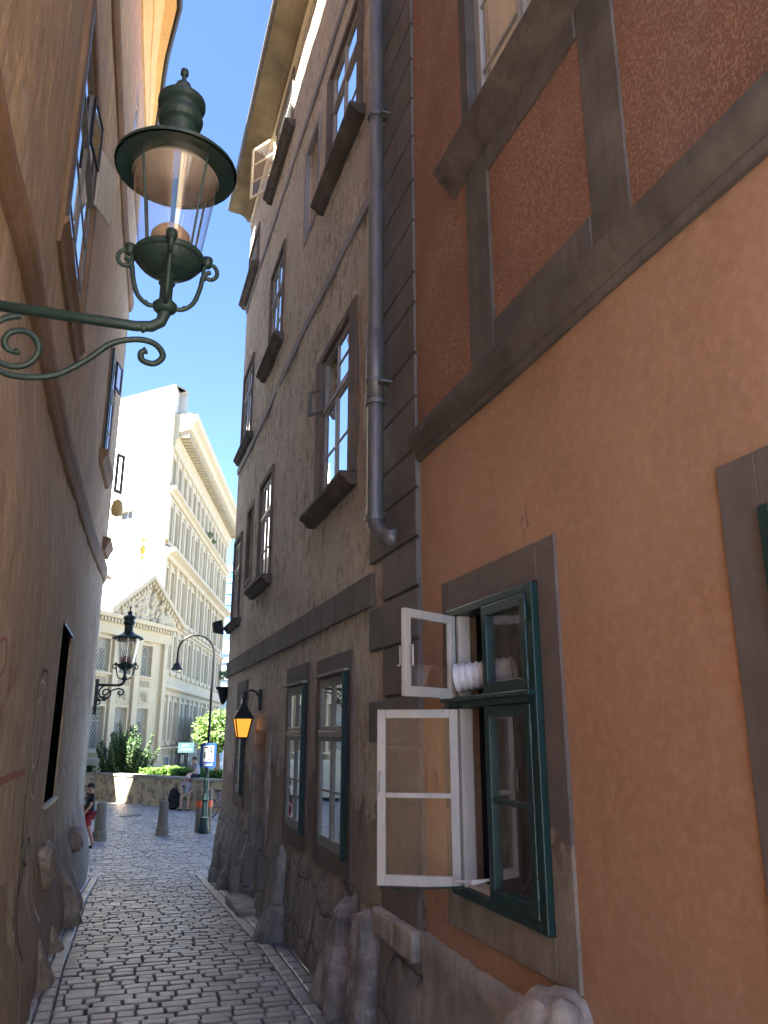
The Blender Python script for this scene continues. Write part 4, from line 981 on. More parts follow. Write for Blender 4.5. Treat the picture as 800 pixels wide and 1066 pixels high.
# lettering under the pictogram (illegible in the photo: four pale letter shapes)
def text(s_,size,loc,rotz,mat,parent,name='lettering',rx=90,ext=.003):
    cu=bpy.data.curves.new(name,'FONT'); cu.body=s_; cu.size=size; cu.extrude=ext; cu.align_x='CENTER'; cu.align_y='CENTER'; cu.resolution_u=2
    o=bpy.data.objects.new(name,cu); COL.objects.link(o); o.location=loc; o.rotation_euler=(R(rx),0,rotz)
    bpy.context.view_layer.update(); me=bpy.data.meshes.new_from_object(o.evaluated_get(bpy.context.evaluated_depsgraph_get()))
    mw=o.matrix_world.copy(); bpy.data.objects.remove(o); me.transform(mw); q_=bpy.data.objects.new(name,me); COL.objects.link(q_); me.materials.clear(); me.materials.append(mat)
    q_.parent=parent; q_.matrix_parent_inverse=Matrix.Translation(-parent.location); return q_
text('Stand',.13,sf.P(0,-.93,.024),-R(8.5),M['signwhite'],SG)
# dark iron post at the corner
BP=thing('iron_post',(3.55,26.9,-3),'tall black iron post right of the lamp post at the corner of the grey house','post')
b=MB(); b.lathe((3.55,26.9,-3),[(.12,0),(.12,.1),(.085,.14),(.08,2.75),(.10,2.8),(.10,2.88),(.03,2.95)],12); b.build('shaft',M['black'],BP)
b=MB(); b.lathe((3.55,26.9,-3),[(.17,0),(.17,.05),(.13,.08)],12); b.build('foot',M['black'],BP)
# bicycle by the wall
BK=thing('bicycle',(4.1,31.5,-3),'parked bicycle behind the concrete bollards, partly hidden','bicycle')
def ring(c,r_,t,nx):
    c=V(c); a=V((nx[0],nx[1],0)).normalized(); b=MB(); b.tube([c+a*r_*math.cos(i*math.pi/12)+V((0,0,r_*math.sin(i*math.pi/12))) for i in range(25)],t,6,False); return b
for s_ in (-.52,.52):
    wl=ring((4.1+s_*.9,31.5-s_*.4,-2.66),.33,.02,(.9,-.4)).build('wheel',M['black'],BK)
    b=MB(); c=V((4.1+s_*.9,31.5-s_*.4,-2.66))
    for i in range(8):
        a=i*math.pi/8; d=V((.91*math.cos(a),-.41*math.cos(a),math.sin(a)))*.32; b.tube([c-d,c+d],.003,4)
    b.build('spokes',M['zinc'],wl)
b=MB(); f=lambda s_,z:V((4.1+s_*.9,31.5-s_*.4,z))
b.tube([f(-.52,-2.66),f(-.1,-2.6),f(.35,-2.2),f(-.18,-2.2),f(-.52,-2.66)],.016,6); b.tube([f(-.1,-2.6),f(-.2,-2.05)],.016,6); b.tube([f(.52,-2.66),f(.33,-2.0)],.016,6); b.build('frame',M['signblue'],BK)
b=MB(); b.box(Fr(f(-.2,0),(.9,-.4,0),(.4,.9,0)),-.12,.12,-2.06,-2.0,-.06,.06); b.build('saddle',M['black'],BK)
b=MB(); b.tube([f(.33,-1.98)+V((-.1,-.25,0)),f(.33,-1.98),f(.33,-1.98)+V((.1,.25,0))],.014,6); b.build('handlebar',M['black'],BK)
# backpack by the wall
BG=thing('backpack',(2.6,35.6,-3),'black backpack standing on the paving against the low wall','backpack')
rk=rock('body',(0,0,0),(.24,.17,.82),'','blackcloth' if 0 else 'stone',(0,0),21,.25); rk.data.materials.clear(); rk.data.materials.append(M['blackcloth'])
for k_ in ('label','category','group'): 
    if k_ in rk: del rk[k_]
rk.parent=BG; rk.location=(0,0,0)
b=MB(); b.tube([(2.5,35.42,-2.3),(2.5,35.40,-2.15),(2.7,35.40,-2.15),(2.7,35.42,-2.3)],.02,6); b.build('strap',M['blackcloth'],BG)
b=MB(); b.box(Fr((2.6,35.6,0),(1,0,0),(0,-1,0)),-.15,.15,-2.92,-2.6,.12,.22); b.build('pocket',M['blackcloth'],BG,bevel=.03)

# ------------------------------------------------------------------ people (skinned figures)
def skinmesh(name, pts, edges, mat, parent, sub=2):
    me=bpy.data.meshes.new(name); me.from_pydata([p[0] for p in pts],edges,[]); me.update()
    o=bpy.data.objects.new(name,me); COL.objects.link(o)
    sk=o.modifiers.new('s','SKIN'); sk.use_smooth_shade=True
    for i,p in enumerate(pts):
        r_=p[1]; r_=(r_,r_) if isinstance(r_,(int,float)) else r_
        me.skin_vertices[0].data[i].radius=r_
    me.skin_vertices[0].data[0].use_root=True
    ss=o.modifiers.new('u','SUBSURF'); ss.levels=sub; ss.render_levels=sub
    bpy.context.view_layer.update()
    m2=bpy.data.meshes.new_from_object(o.evaluated_get(bpy.context.evaluated_depsgraph_get())); bpy.data.objects.remove(o)
    for p in m2.polygons: p.use_smooth=True
    q_=bpy.data.objects.new(name,m2); COL.objects.link(q_); m2.materials.clear(); m2.materials.append(mat); q_.parent=parent
    return q_
def person(loc, rot, scale, J, label, shirt, shorts, skin, hair, sleeves=True, cap=None, shoes='blackcloth', shoulder_bag=None):
    root=thing('person',loc,label,'person'); root.rotation_euler=(0,0,rot); root.scale=(scale,)*3
    P=dict(J); keys=['pelvis','waist','chest','neck','head0','head1']
    names=[];pts=[];edges=[]
    def add(n,p,r_): names.append(n); pts.append((p,r_)); return len(pts)-1
    i0=add('pelvis',P['pelvis'],.085); i1=add('waist',P['waist'],.08); i2=add('chest',P['chest'],.09); i3=add('neck',P['neck'],.05)
    h0=add('h0',tuple(a+(b_-a)*.35 for a,b_ in zip(P['neck'],P['head'])),.062); h1=add('h1',P['head'],.088); h2=add('h2',tuple(a+(b_-a)*1.45 for a,b_ in zip(P['neck'],P['head'])),.075)
    edges+=[(i0,i1),(i1,i2),(i2,i3),(i3,h0),(h0,h1),(h1,h2)]
    for s_ in 'LR':
        a=add('',P['sh'+s_],.055); b_=add('',P['el'+s_],.038); c=add('',P['ha'+s_],.026); edges+=[(i2,a),(a,b_),(b_,c)]
        hd_=V(P['ha'+s_]); d=(hd_-V(P['el'+s_])).normalized(); pa=add('',tuple(hd_+d*.07),.028); edges.append((c,pa))
        o_=d.orthogonal().normalized()
        for k in range(4):
            f1=add('',tuple(hd_+d*(.12)+o_*(k-1.5)*.021),.0095); f2=add('',tuple(hd_+d*(.155 if k in(1,2) else .14)+o_*(k-1.5)*.022+d.cross(o_)*.015),.008); edges+=[(pa,f1),(f1,f2)]
        t1=add('',tuple(hd_+d*.06+o_*.045),.010); edges+=[(c,t1)]
        a=add('',P['hip'+s_],.085); b_=add('',P['kn'+s_],.055); c=add('',P['an'+s_],.037); t=add('',P['to'+s_],.032); edges+=[(i0,a),(a,b_),(b_,c),(c,t)]
    skinmesh('body',pts,edges,M[skin],root)
    # face
    hv=V(P['head']); face=V(P.get('face',(1,0,0))).normalized(); side=face.cross(V((0,0,1))).normalized()
    b=MB()
    b.hexa([hv+face*.085+side*.012+V((0,0,-.03)),hv+face*.085-side*.012+V((0,0,-.03)),hv+face*.07-side*.008+V((0,0,.02)),hv+face*.07+side*.008+V((0,0,.02)),hv+face*.115+side*.012+V((0,0,-.03)),hv+face*.115-side*.012+V((0,0,-.03)),hv+face*.09-side*.006+V((0,0,.02)),hv+face*.09+side*.006+V((0,0,.02))]); b.build('nose',M[skin]).parent=root
    b=MB()
    for s_ in (-1,1): b.lathe(hv+face*.085+side*.032*s_+V((0,0,.012)),[(.002,0),(.011,.005),(.002,.012)],8)
    b.box(Fr(hv+face*.085,side,face),-.02,.02,-.062,-.056,-.004,.006); b.build('eyes_and_mouth',M['hair']).parent=root
    b=MB()
    for s_ in (-1,1): b.lathe(hv+side*.088*s_+V((0,0,-.02)),[(.004,-.02),(.016,0),(.012,.03),(.003,.045)],8)
    b.build('ears',M[skin]).parent=root
    # hair or cap
    bm=bmesh.new(); bmesh.ops.create_uvsphere(bm,u_segments=16,v_segments=10,radius=.103)
    for v in list(bm.verts):
        if v.co.z<-.02 and v.co.dot(face)>-.03: bm.verts.remove(v)
    for v in bm.verts: v.co=v.co+hv+V((0,0,.03))-face*.012
    b=MB(); b.bm.free(); b.bm=bm; b.build('cap' if cap else 'hair',M[cap] if cap else M[hair],None,smooth=True,fix=False).parent=root
    if cap:
        b=MB(); f_=Fr(hv+V((0,0,.045)),side,face); b.prism(Fr(hv+V((0,0,.05)),side,V((0,0,1))),[(0,0)],0,0) if 0 else None
        b.hexa([hv+face*.07+side*.07+V((0,0,.04)),hv+face*.07-side*.07+V((0,0,.04)),hv+face*.17-side*.045+V((0,0,.03)),hv+face*.17+side*.045+V((0,0,.03)),hv+face*.07+side*.07+V((0,0,.052)),hv+face*.07-side*.07+V((0,0,.052)),hv+face*.17-side*.045+V((0,0,.04)),hv+face*.17+side*.045+V((0,0,.04))]); b.build('cap_peak',M[cap]).parent=root
    # clothes
    g=1.13
    mid=lambda a,b_,t:tuple(x+(y-x)*t for x,y in zip(P[a],P[b_]))
    pt=[(tuple(x+(y-x)*-.1 for x,y in zip(P['pelvis'],P['waist'])),(.15,.15)),(P['waist'],(.14,.14)),(P['chest'],(.16,.16)),(mid('chest','neck',.8),.066)]; ed=[(0,1),(1,2),(2,3)]
    for s_ in 'LR': n=len(pt); pt+=[(P['sh'+s_],.072),(mid('sh'+s_,'el'+s_,.75),.056)]; ed+=[(2,n),(n,n+1)]
    skinmesh('shirt',pt,ed,M[shirt],root)
    pt=[(P['pelvis'],(.135,.135))]; ed=[]
    for s_ in 'LR': n=len(pt); pt+=[(P['hip'+s_],.103),(mid('hip'+s_,'kn'+s_,.85),.078)]; ed+=[(0,n),(n,n+1)]
    skinmesh('shorts',pt,ed,M[shorts],root)
    for s_ in 'LR': skinmesh('shoe',[(tuple(V(P['an'+s_])+V((0,0,-.03))),.048),(tuple(V(P['to'+s_])+(V(P['to'+s_])-V(P['an'+s_])).normalized()*.03),.042)],[(0,1)],M[shoes],root,1)
    return root
ST=dict(pelvis=(0,0,.95),waist=(0,0,1.12),chest=(.01,0,1.33),neck=(0,0,1.50),head=(.03,0,1.62),shL=(0,.18,1.42),shR=(0,-.18,1.42),elL=(.06,.24,1.14),elR=(-.05,-.23,1.14),haL=(.22,.22,.95),haR=(.02,-.26,.88),
    hipL=(0,.09,.90),hipR=(0,-.09,.90),knL=(.14,.10,.50),knR=(-.06,-.09,.50),anL=(.10,.10,.08),anR=(-.22,-.09,.10),toL=(.26,.11,.035),toR=(-.09,-.10,.035))
man=person((-.44,24.35,-3),R(200),.98,ST,'man in black shirt, dark red shorts and cap walking past the left wall','blackcloth','redcloth','skin','hair',cap='blackcloth')
b=MB(); b.box(Fr((0,0,0),(1,0,0),(0,1,0)),-.10,.12,.86,1.16,-.30,-.22); sh=b.build('shoulder_bag',M['redcloth'],None,bevel=.03); sh.parent=man
SIT=dict(pelvis=(0,0,.52),waist=(.02,0,.68),chest=(.06,0,.90),neck=(.08,0,1.07),head=(.13,0,1.18),shL=(.06,.18,1.0),shR=(.06,-.18,1.0),elL=(.16,.22,.72),elR=(.16,-.22,.72),haL=(.36,.14,.64),haR=(.36,-.14,.66),
    hipL=(.05,.10,.50),hipR=(.05,-.10,.50),knL=(.42,.14,.52),knR=(.42,-.12,.52),anL=(.44,.15,.09),anR=(.46,-.13,.09),toL=(.58,.17,.035),toR=(.60,-.15,.035))
person((3.14,35.45,-3),R(-108),1.05,SIT,'seated person in grey top, khaki shorts and pale cap below the wall-sitter','greycloth','khaki','skin2','hair',cap='capcloth')
b=MB(); b.hexa(B(2.86,3.46,35.3,35.85,-3.0,-2.60)); sb_=b.build('stone_block',M['coping'],None,bevel=.03); tag(sb_,'low stone seat block against the plaza wall under the seated person','stone seat')
UP=dict(SIT); UP.update(elR=(.22,-.2,.82),haR=(.20,-.06,1.03),head=(.16,0,1.17),knL=(.40,.14,.66),knR=(.44,-.10,.50),anL=(.48,.15,.22),anR=(.50,-.12,.07),toL=(.62,.16,.18),toR=(.63,-.12,.03))
person((3.50,35.68,-2.27),R(-165),1.04,UP,'person in black shorts sitting on top of the low wall, hand to mouth','greycloth','blackcloth','skin2','hair')

# ------------------------------------------------------------------ wall lanterns
def wall_lantern(base, wallx, s, label, zc_glass='lampglass', arm=True):
    """base = centre of lamp foot (stem axis, arm level)"""
    bx,by,bz=base
    root=thing('wall_lantern',(wallx,by,bz),label,'wall lantern','old gas-style wall lanterns')
    ZS=1.22
    P=lambda x,z,y=0:V((bx+x*s,by+y*s,bz+(z if z<.12 else .12+(z-.12)*ZS)*s))
    L_=(bx-wallx)/s
    b=MB()
    b.tube([V((wallx,by,bz)),P(-.14,0),P(-.06,.012),P(-.015,.045),P(0,.10),P(0,.30)],[.028*s]*2+[.03*s]*2+[.034*s]*2,12)
    b.lathe(P(-.1,-.0)-V((0,0,0)),[(.001,-.036*s),(.036*s,0),(.001,.036*s)],10)
    b.build('arm',M['iron'],root,smooth=True)
    b=MB(); b.box(Fr((wallx,by,0),(0,1,0),(1,0,0)),-.06*s,.06*s,bz-.62*s,bz+.12*s,-.03,.025*s+.02); b.build('wall_plate',M['iron'],root,bevel=.01*s)
    # scrolls under the arm
    b=MB(); pts=[]
    c1=(-L_+.42,-.20) if L_>.8 else (-L_+.2,-.17)
    for i in range(40):
        a=math.pi*.5+i/39*math.pi*3.1; r_=.16*(1-i/39*.78); pts.append(P(c1[0]+r_*math.cos(a),c1[1]+r_*math.sin(a)))
    b.tube(pts,[.017*s]*34+[.015*s,.013*s,.013*s,.014*s,.02*s,.016*s],8)
    pts=[]
    ctl=[(-L_+.24,-.19),(-L_+.27,-.29),(-L_+.40,-.365),(-.52,-.345),(-.37,-.24),(-.25,-.12),(-.12,-.075),(-.03,-.09),(.01,-.15),(-.03,-.20),(-.09,-.19),(-.10,-.15),(-.075,-.13)]
    if L_<.8: ctl=[(-L_+.02,-.30),(-L_+.2,-.32),(-.4,-.25),(-.26,-.13),(-.12,-.075),(-.03,-.09),(.01,-.15),(-.03,-.20),(-.09,-.19),(-.10,-.15),(-.075,-.13)]
    cv=curve(ctl,6); b.tube([P(x,z) for x,z in cv],[.017*s]*(len(cv)-3)+[.02*s,.022*s,.018*s],8)
    cv=curve([(-L_+.26,-.27),(-L_+.12,-.25),(-L_-.0,-.30)],5); b.tube([P(x,z) for x,z in cv],.015*s,8)
    cv=curve([(-L_+.03,-.34),(-L_+.08,-.33),(-L_+.10,-.38),(-L_+.05,-.41),(-L_+.0,-.39)],5); b.tube([P(x,z) for x,z in cv],.016*s,8)
    b.build('scrollwork',M['iron'],root,smooth=True)
    # cradle: two S-arms with rings carrying the lantern pan
    b=MB(); b.lathe(P(0,.10),[(.035*s,0),(.06*s,.02*s),(.065*s,.05*s),(.035*s,.08*s),(.03*s,.16*s),(.045*s,.18*s)],16)
    for sg in (-1,1):
        for ax in (0,1):
            if ax==1: f2=lambda x,z:P(0,z,x*sg)
            else: f2=lambda x,z:P(x*sg,z)
            cv=curve([(.03,.135),(.09,.135),(.145,.175),(.175,.25),(.19,.32),(.225,.345)],6); b.tube([f2(x,z) for x,z in cv],.013*s,8)
            b.tube([f2(.225+.038*math.cos(t*math.pi/8),.345+.038*math.sin(t*math.pi/8)) for t in range(17)],.012*s,8,False)
            for q_ in ((.10,.145),(.16,.20),(.19,.30)):
                b.lathe(f2(*q_),[(.001,-.016*s),(.016*s,0),(.001,.016*s)],6)
            p0=f2(.205,.375); b.lathe(p0,[(.02*s,-.01*s),(.03*s,.01*s),(.03*s,.045*s),(.01*s,.055*s)],8)
    b.build('cradle',M['iron'],root,smooth=True)
    # body pan
    b=MB(); b.lathe(P(0,.27),[(.03*s,0),(.05*s,.02*s),(.11*s,.045*s),(.15*s,.075*s),(.172*s,.10*s),(.172*s,.115*s),(.19*s,.12*s),(.19*s,.15*s),(.165*s,.155*s),(.10*s,.17*s)],28)
    b.build('pan',M['iron'],root,smooth=False,bevel=.004*s,seg=1)
    g0,g1=.405,.86; r0,r1=.165,.245
    b=MB(); b.lathe(P(0,g0),[(r0*s,0),(r1*s,(g1-g0)*ZS*s)],32,cap=False); b.build('glass',M[zc_glass],root,smooth=True)
    b=MB()
    for k in range(4):
        a=math.pi*k/2+.7; b.tube([P(r0*math.cos(a),g0,r0*math.sin(a)),P(r1*math.cos(a),g1,r1*math.sin(a))],.006*s,6)
    b.build('glazing_bar',M['iron'],root)
    b=MB(); b.lathe(P(0,.415),[(.115*s,0),(.105*s,.10*s),(.075*s,.135*s),(.05*s,.14*s)],20); b.build('burner',M['lampcone'],root,smooth=True)
    b=MB(); b.lathe(P(0,.56),[(.012*s,0),(.012*s,.4*s)],8); b.build('burner_rod',M['iron'],root)
    # inner reflector under the hood
    b=MB(); b.lathe(P(0,.80),[(.238*s,.0),(.20*s,.055*s),(.06*s,.10*s)],32); b.build('reflector',M['opal'],root,smooth=True)
    # hood and chimney
    b=MB(); b.lathe(P(0,.84),[(.335*s,.0),(.338*s,.015*s),(.31*s,.045*s),(.22*s,.085*s),(.13*s,.13*s),(.10*s,.16*s),(.09*s,.165*s),(.085*s,.03*s),(.20*s,.02*s),(.325*s,-.004*s)],36,cap=False); b.build('hood',M['iron'],root,smooth=False,bevel=0)
    b=MB(); b.lathe(P(0,.955),[(r_*s,z_*1.15*s) for r_,z_ in ((.093,0),(.093,.14),(.118,.155),(.128,.185),(.118,.215),(.108,.225),(.108,.25),(.135,.265),(.135,.295),(.115,.315),(.06,.34),(.045,.35),(.055,.375),(.04,.405),(.014,.42),(.013,.455),(.024,.47),(.022,.495),(.004,.51))],28); b.build('chimney',M['iron'],root,smooth=False,bevel=.003*s,seg=1)
    return root
wall_lantern((.065,3.80,1.99),-1.0,.96,'large dark green wall lantern on a scrolled bracket, close overhead on the left')
wall_lantern((.125,18.0,1.0),-.42,.98,'distant dark wall lantern on a bracket at the far corner of the left house')
# amber lantern by the door
AL=thing('door_lantern',(2.3,13.45,.5),'small black lantern with glowing amber panes beside the doorway','door lantern')
b=MB(); b.box(RF,13.38,13.54,.38,.72,-.02,.05); b.build('wall_plate',M['black'],AL,bevel=.01)
ax_,ay_=2.0,13.45
b=MB(); b.tube([(2.27,ay_,.45),(2.26,ay_,.58),(2.20,ay_,.68),(2.12,ay_,.71),(2.05,ay_,.68),(2.01,ay_,.60),(ax_,ay_,.48)],.016,10); b.build('bracket',M['black'],AL,smooth=True)
b=MB(); b.lathe((ax_,ay_,.24),[(.23,0),(.23,.015),(.14,.12),(.12,.13),(.10,.18),(.06,.2),(.04,.25),(.015,.28)],4,math.pi/4); b.build('hood',M['black'],AL)
b=MB(); b.lathe((ax_,ay_,-.05),[(.11,0),(.185,.29)],4,math.pi/4); b.build('glass',M['amber'],AL)
b=MB()
for k in range(4):
    a=math.pi/4+k*math.pi/2; b.tube([(ax_+.112*math.cos(a),ay_+.112*math.sin(a),-.05),(ax_+.188*math.cos(a),ay_+.188*math.sin(a),.24)],.011,6)
b.lathe((ax_,ay_,-.075),[(.12,0),(.125,.03)],4,math.pi/4); b.build('frame',M['black'],AL)
# security lamp / camera at the far corner of the grey house
SCm=thing('floodlight',(2.3,17.7,2.2),'small dark floodlight bracketed high on the far corner of the grey house','floodlight')
b=MB(); b.tube([(2.3,17.7,2.25),(2.12,17.85,2.25)],.02,8); b.build('bracket',M['black'],SCm)
b=MB(); b.hexa([V(p)+V((2.05,17.9,2.3)) for p in ((-.13,-.1,-.12),(.1,-.1,-.16),(.1,.1,-.16),(-.13,.1,-.12),(-.16,-.1,.1),(.04,-.1,.16),(.04,.1,.16),(-.16,.1,.1))]); b.build('housing',M['black'],SCm,bevel=.02)
CL=thing('corner_lamp',(2.3,17.9,1.0),'dark half-cone uplighter fixed to the far corner of the grey house below the band','wall lamp')
b=MB(); b.lathe((2.22,17.95,.62),[(.02,0),(.06,.06),(.13,.3),(.17,.34),(.17,.38)],12); b.build('shade',M['black'],CL); b=MB(); b.tube([(2.3,17.9,.85),(2.22,17.95,.85)],.03,6); b.build('bracket',M['black'],CL)

# ------------------------------------------------------------------ ventilation hose hanging out of the window
VH=thing('ventilation_hose',(2.2,5.0,.40),'white corrugated ventilation hose end poking out of the open upper window','hose')
b=MB(); pts=[];rr=[]
a0=V((2.20,5.06,.37)); a1=V((2.5,4.80,.41))
for i in range(34):
    t=i/33; pts.append(a0.lerp(a1,t)); rr.append(.088+(.006 if i%4<2 else -.004)+(.004 if i<4 else 0))
b.tube(pts,rr,24,cap=False); hz=b.build('hose',M['plastic'],VH,smooth=True)
d=(a1-a0).normalized(); b=MB(); b.tube([a0+d*.0,a0+d*.28],.078,20,cap=False); b.build('hose_lining',M['plastic'],hz)
# bundle of cables on the lower sill
b=MB(); rg=random.Random(3)
for k in range(5): b.tube([(2.22,5.2-k*.02,-.93),(2.18+rg.uniform(-.03,.02),5.05,-.92+rg.uniform(-.0,.02)),(2.2,4.9,-.90+rg.uniform(-.0,.03)),(2.3,4.8,-.86)],.007,6)
cb=b.build('cables',M['plastic']); tag(cb,'loose pale cables lying on the sill of the open lower window','cables')

# ------------------------------------------------------------------ far buildings
C0=V((2.55,52.76,0))
d1=azdir(34.1); F1=Fr(C0*.93,d1,V((d1.y,-d1.x,0)),.93)
d2=azdir(14.7); F2=Fr(C0,d2,V((d2.y,-d2.x,0)))
CH=thing('church',(C0.x-2,C0.y-3,-2),'low cream classical building with sculpted pediment, gilded ornament on top','building')
SA=-26
wn1=[]
for k in range(11):
    c=-1.9-2.2*k; wn1+= [(c-.62,c+.62,3.45,5.25),(c-.58,c+.58,-.8,1.5)]
g=grid_wall(lambda u,v:F1.P(u,v,0),SA,.25,-3.0,6.6,wn1,3.0,reveal=.35,into=-F1.N)
for f in ([F1.P(.25,-3,0),F1.P(.25,-3,-9),F1.P(.25,6.6,-9),F1.P(.25,6.6,0)],[F1.P(SA,-3,0),F1.P(SA,-3,-9),F1.P(SA,6.6,-9),F1.P(SA,6.6,0)],[F1.P(SA,-3,-9),F1.P(.25,-3,-9),F1.P(.25,6.6,-9),F1.P(SA,6.6,-9)],[F1.P(SA,6.59,0),F1.P(.25,6.59,0),F1.P(.25,6.59,-9),F1.P(SA,6.59,-9)]): g.face(f)
g.build('wall',M['cream'],CH,fix=False)
def far_window(fr,par,u0,u1,v0,v1,w,lattice=False,curt=True):
    b=MB(); b.box(fr,u0,u1,v0,v1,w-.06,w); o=b.build('window',M['fwin'],par)
    q_=random.Random(int(u0*37+v0*91)).random()
    if q_<.55: b=MB(); b.box(fr,u0+.02,u1-.02,v1-(v1-v0)*(.25+q_),v1-.02,w+.002,w+.012); b.build('blind',M['fcurt'],o)
    b=MB(); fw=.06; b.box(fr,u0,u0+fw,v0,v1,w,w+.05); b.box(fr,u1-fw,u1,v0,v1,w,w+.05); b.box(fr,u0+fw,u1-fw,v1-fw,v1,w,w+.05); b.box(fr,u0+fw,u1-fw,v0,v0+fw,w,w+.05)
    um=(u0+u1)/2; b.box(fr,um-.025,um+.025,v0+fw,v1-fw,w,w+.045); t=v0+(v1-v0)*.66; b.box(fr,u0+fw,um-.025,t-.02,t+.02,w,w+.04); b.box(fr,um+.025,u1-fw,t-.02,t+.02,w,w+.04)
    b.build('frame',M['fcurt'],o)
    return o
for k in range(11):
    c=-1.9-2.2*k
    for (a,b_,z0,z1) in ((c-.62,c+.62,3.45,5.25),(c-.58,c+.58,-.8,1.5)):
        o=far_window(F1,CH,a,b_,z0,z1,-.3)
        b=MB(); st=.26; n=int((z1-z0+b_-a)/st)+1
        for i in range(n):      # diagonal grille
            for sgn in (1,-1):
                p=[]
                t0=z0-(b_-a)+i*st
                u_a,v_a=(a,t0); u_b,v_b=(b_,t0+(b_-a))
                if v_a<z0: u_a+=z0-v_a; v_a=z0
                if v_b>z1: u_b-=v_b-z1; v_b=z1
                if u_b-u_a<.05: continue
                if sgn<0: u_a,u_b=a+b_-u_a,a+b_-u_b
                b.tube([F1.P(u_a,v_a,-.13 if sgn>0 else -.12),F1.P(u_b,v_b,-.13 if sgn>0 else -.12)],.018,4)
        b.build('grille',M['grille'],o)
FW={}
for k in range(11):
    c=-1.9-2.2*k; s_=c-1.1; b=MB()
    b.box(F1,s_-.26,s_+.26,-1.25,5.5,-.05,.22); b.box(F1,s_-.32,s_+.32,-1.25,-.95,.22,.3); b.box(F1,s_-.32,s_+.32,5.2,5.5,.22,.3); b.build('pilaster',M['cream'],CH)
    for z0,z1 in ((3.45,5.25),(-.8,1.5)):
        b=MB(); b.box(F1,c-.72,c-.6,z0-.08,z1+.12,-.02,.09); b.box(F1,c+.6,c+.72,z0-.08,z1+.12,-.02,.09); b.box(F1,c-.6,c+.6,z1,z1+.12,-.02,.09); b.box(F1,c-.78,c+.78,z0-.2,z0-.08,-.02,.18); b.build('window_trim',M['cream'],CH)
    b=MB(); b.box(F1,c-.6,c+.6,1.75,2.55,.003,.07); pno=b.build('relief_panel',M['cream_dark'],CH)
    rg=random.Random(k); b=MB()
    for q_ in range(26): p=F1.P(c+rg.uniform(-.38,.38),2.15+rg.uniform(-.22,.22),.09); r_=rg.uniform(.04,.09); b.lathe(p,[(.01,-r_),(r_,0),(.01,r_)],6)
    b.build('relief_ornament',M['cream_dark'],pno)
    b=MB()
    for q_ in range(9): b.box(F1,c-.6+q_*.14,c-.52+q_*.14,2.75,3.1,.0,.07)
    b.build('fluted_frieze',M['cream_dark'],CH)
b=MB(); b.box(F1,-.16,.27,-1.25,5.5,-.05,.24); b.build('pilaster',M['cream'],CH)
b=MB(); b.profile(F1,[(-.1,5.5),(.26,5.5),(.26,6.1),(.34,6.14),(.34,6.32),(.62,6.4),(.66,6.62),(-.1,6.62)],SA,.55); b.profile(F1,[(-.1,-1.6),(.3,-1.6),(.3,-1.3),(.24,-1.25),(-.1,-1.25)],SA,.3); b.box(F1,SA,.3,-3.05,-1.6,-.05,.16); b.build('entablature',M['cream'],CH)
b=MB(); s_=SA
while s_<.5: b.box(F1,s_,s_+.16,6.14,6.33,.34,.55); s_+=.32
b.build('dentils',M['cream'],CH)
# pediment
b=MB(); pc=-2.5; hw=3.75
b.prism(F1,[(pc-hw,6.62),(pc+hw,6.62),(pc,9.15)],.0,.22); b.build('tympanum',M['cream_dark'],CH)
b=MB()
for sg in (-1,1):
    a=(pc+sg*(hw+.35),6.63); c=(pc,9.30); 
    b.prism(F1,[a,(a[0]+sg*.0,a[1]+.30),(c[0],c[1]+.30),c],.0,.62); b.prism(F1,[(a[0]-sg*.45,a[1]+.0),(a[0]-sg*.2,a[1]+.12),(c[0],c[1]-.0),(c[0],c[1]-.2)],.22,.42)
b.build('raking_cornice',M['cream'],CH)
b=MB(); s_=pc-hw+.4
while s_<pc+hw-.4: 
    z_=6.72+ (1-abs(s_-pc)/hw)*2.45-.12; b.box(F1,s_,s_+.14,z_-.08,z_+.10,.42,.55) if z_>6.9 else None; s_+=.3
b.build('dentils',M['cream'],CH)
rg=random.Random(9); sc_=MB()
def blobm(mb,p,r_,st=1.0):
    bm_=bmesh.new(); bmesh.ops.create_icosphere(bm_,subdivisions=2,radius=1)
    M_=Matrix.Translation(p)@Matrix.Rotation(rg.uniform(-1,1),4,F1.N)@Matrix.Diagonal((r_,r_,r_*st,1))
    vs=[mb.bm.verts.new(M_@v.co) for v in bm_.verts]; bm_.verts.ensure_lookup_table()
    for f in bm_.faces: mb.bm.faces.new([vs[v.index] for v in f.verts])
    bm_.free()
for k in range(15):    # reclining and standing relief figures
    u=pc+rg.uniform(-1,1)*hw*.78; top=(1-abs(u-pc)/hw)*2.3
    if top<.5: continue
    z0=6.75; h=top*.82
    for j in range(7):
        t=j/6; blobm(sc_,F1.P(u+rg.uniform(-.16,.16),z0+h*t,.30),.11+.10*(1-t)*rg.random()+.03,1.5)
    blobm(sc_,F1.P(u,z0+h+.06,.38),.11)
for k in range(60):
    u=pc+rg.uniform(-1,1)*hw*.9; top=(1-abs(u-pc)/hw)*2.2; blobm(sc_,F1.P(u,6.72+rg.random()*max(.1,top*.8),.26),rg.uniform(.07,.16),rg.uniform(.8,2))
sc_.build('relief_sculpture',M['cream'],CH,smooth=True)
b=MB(); b.prism(F1,[(SA,6.6),(-6.3,6.6),(pc,9.45),(.2,7.3),(.2,6.6)],-9,-.05); b.build('roof',M['slate'],CH)
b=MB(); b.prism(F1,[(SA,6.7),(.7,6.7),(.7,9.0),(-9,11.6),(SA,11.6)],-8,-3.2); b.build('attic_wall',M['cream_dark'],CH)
b=MB(); b.prism(F1,[(.72,9.0),(.72,9.12),(-9,11.75),(-9,11.6)],-8.1,-3.1); b.build('attic_coping',M['cream_dark'],CH)
gp=F1.P(-2.9,9.6,-.2)
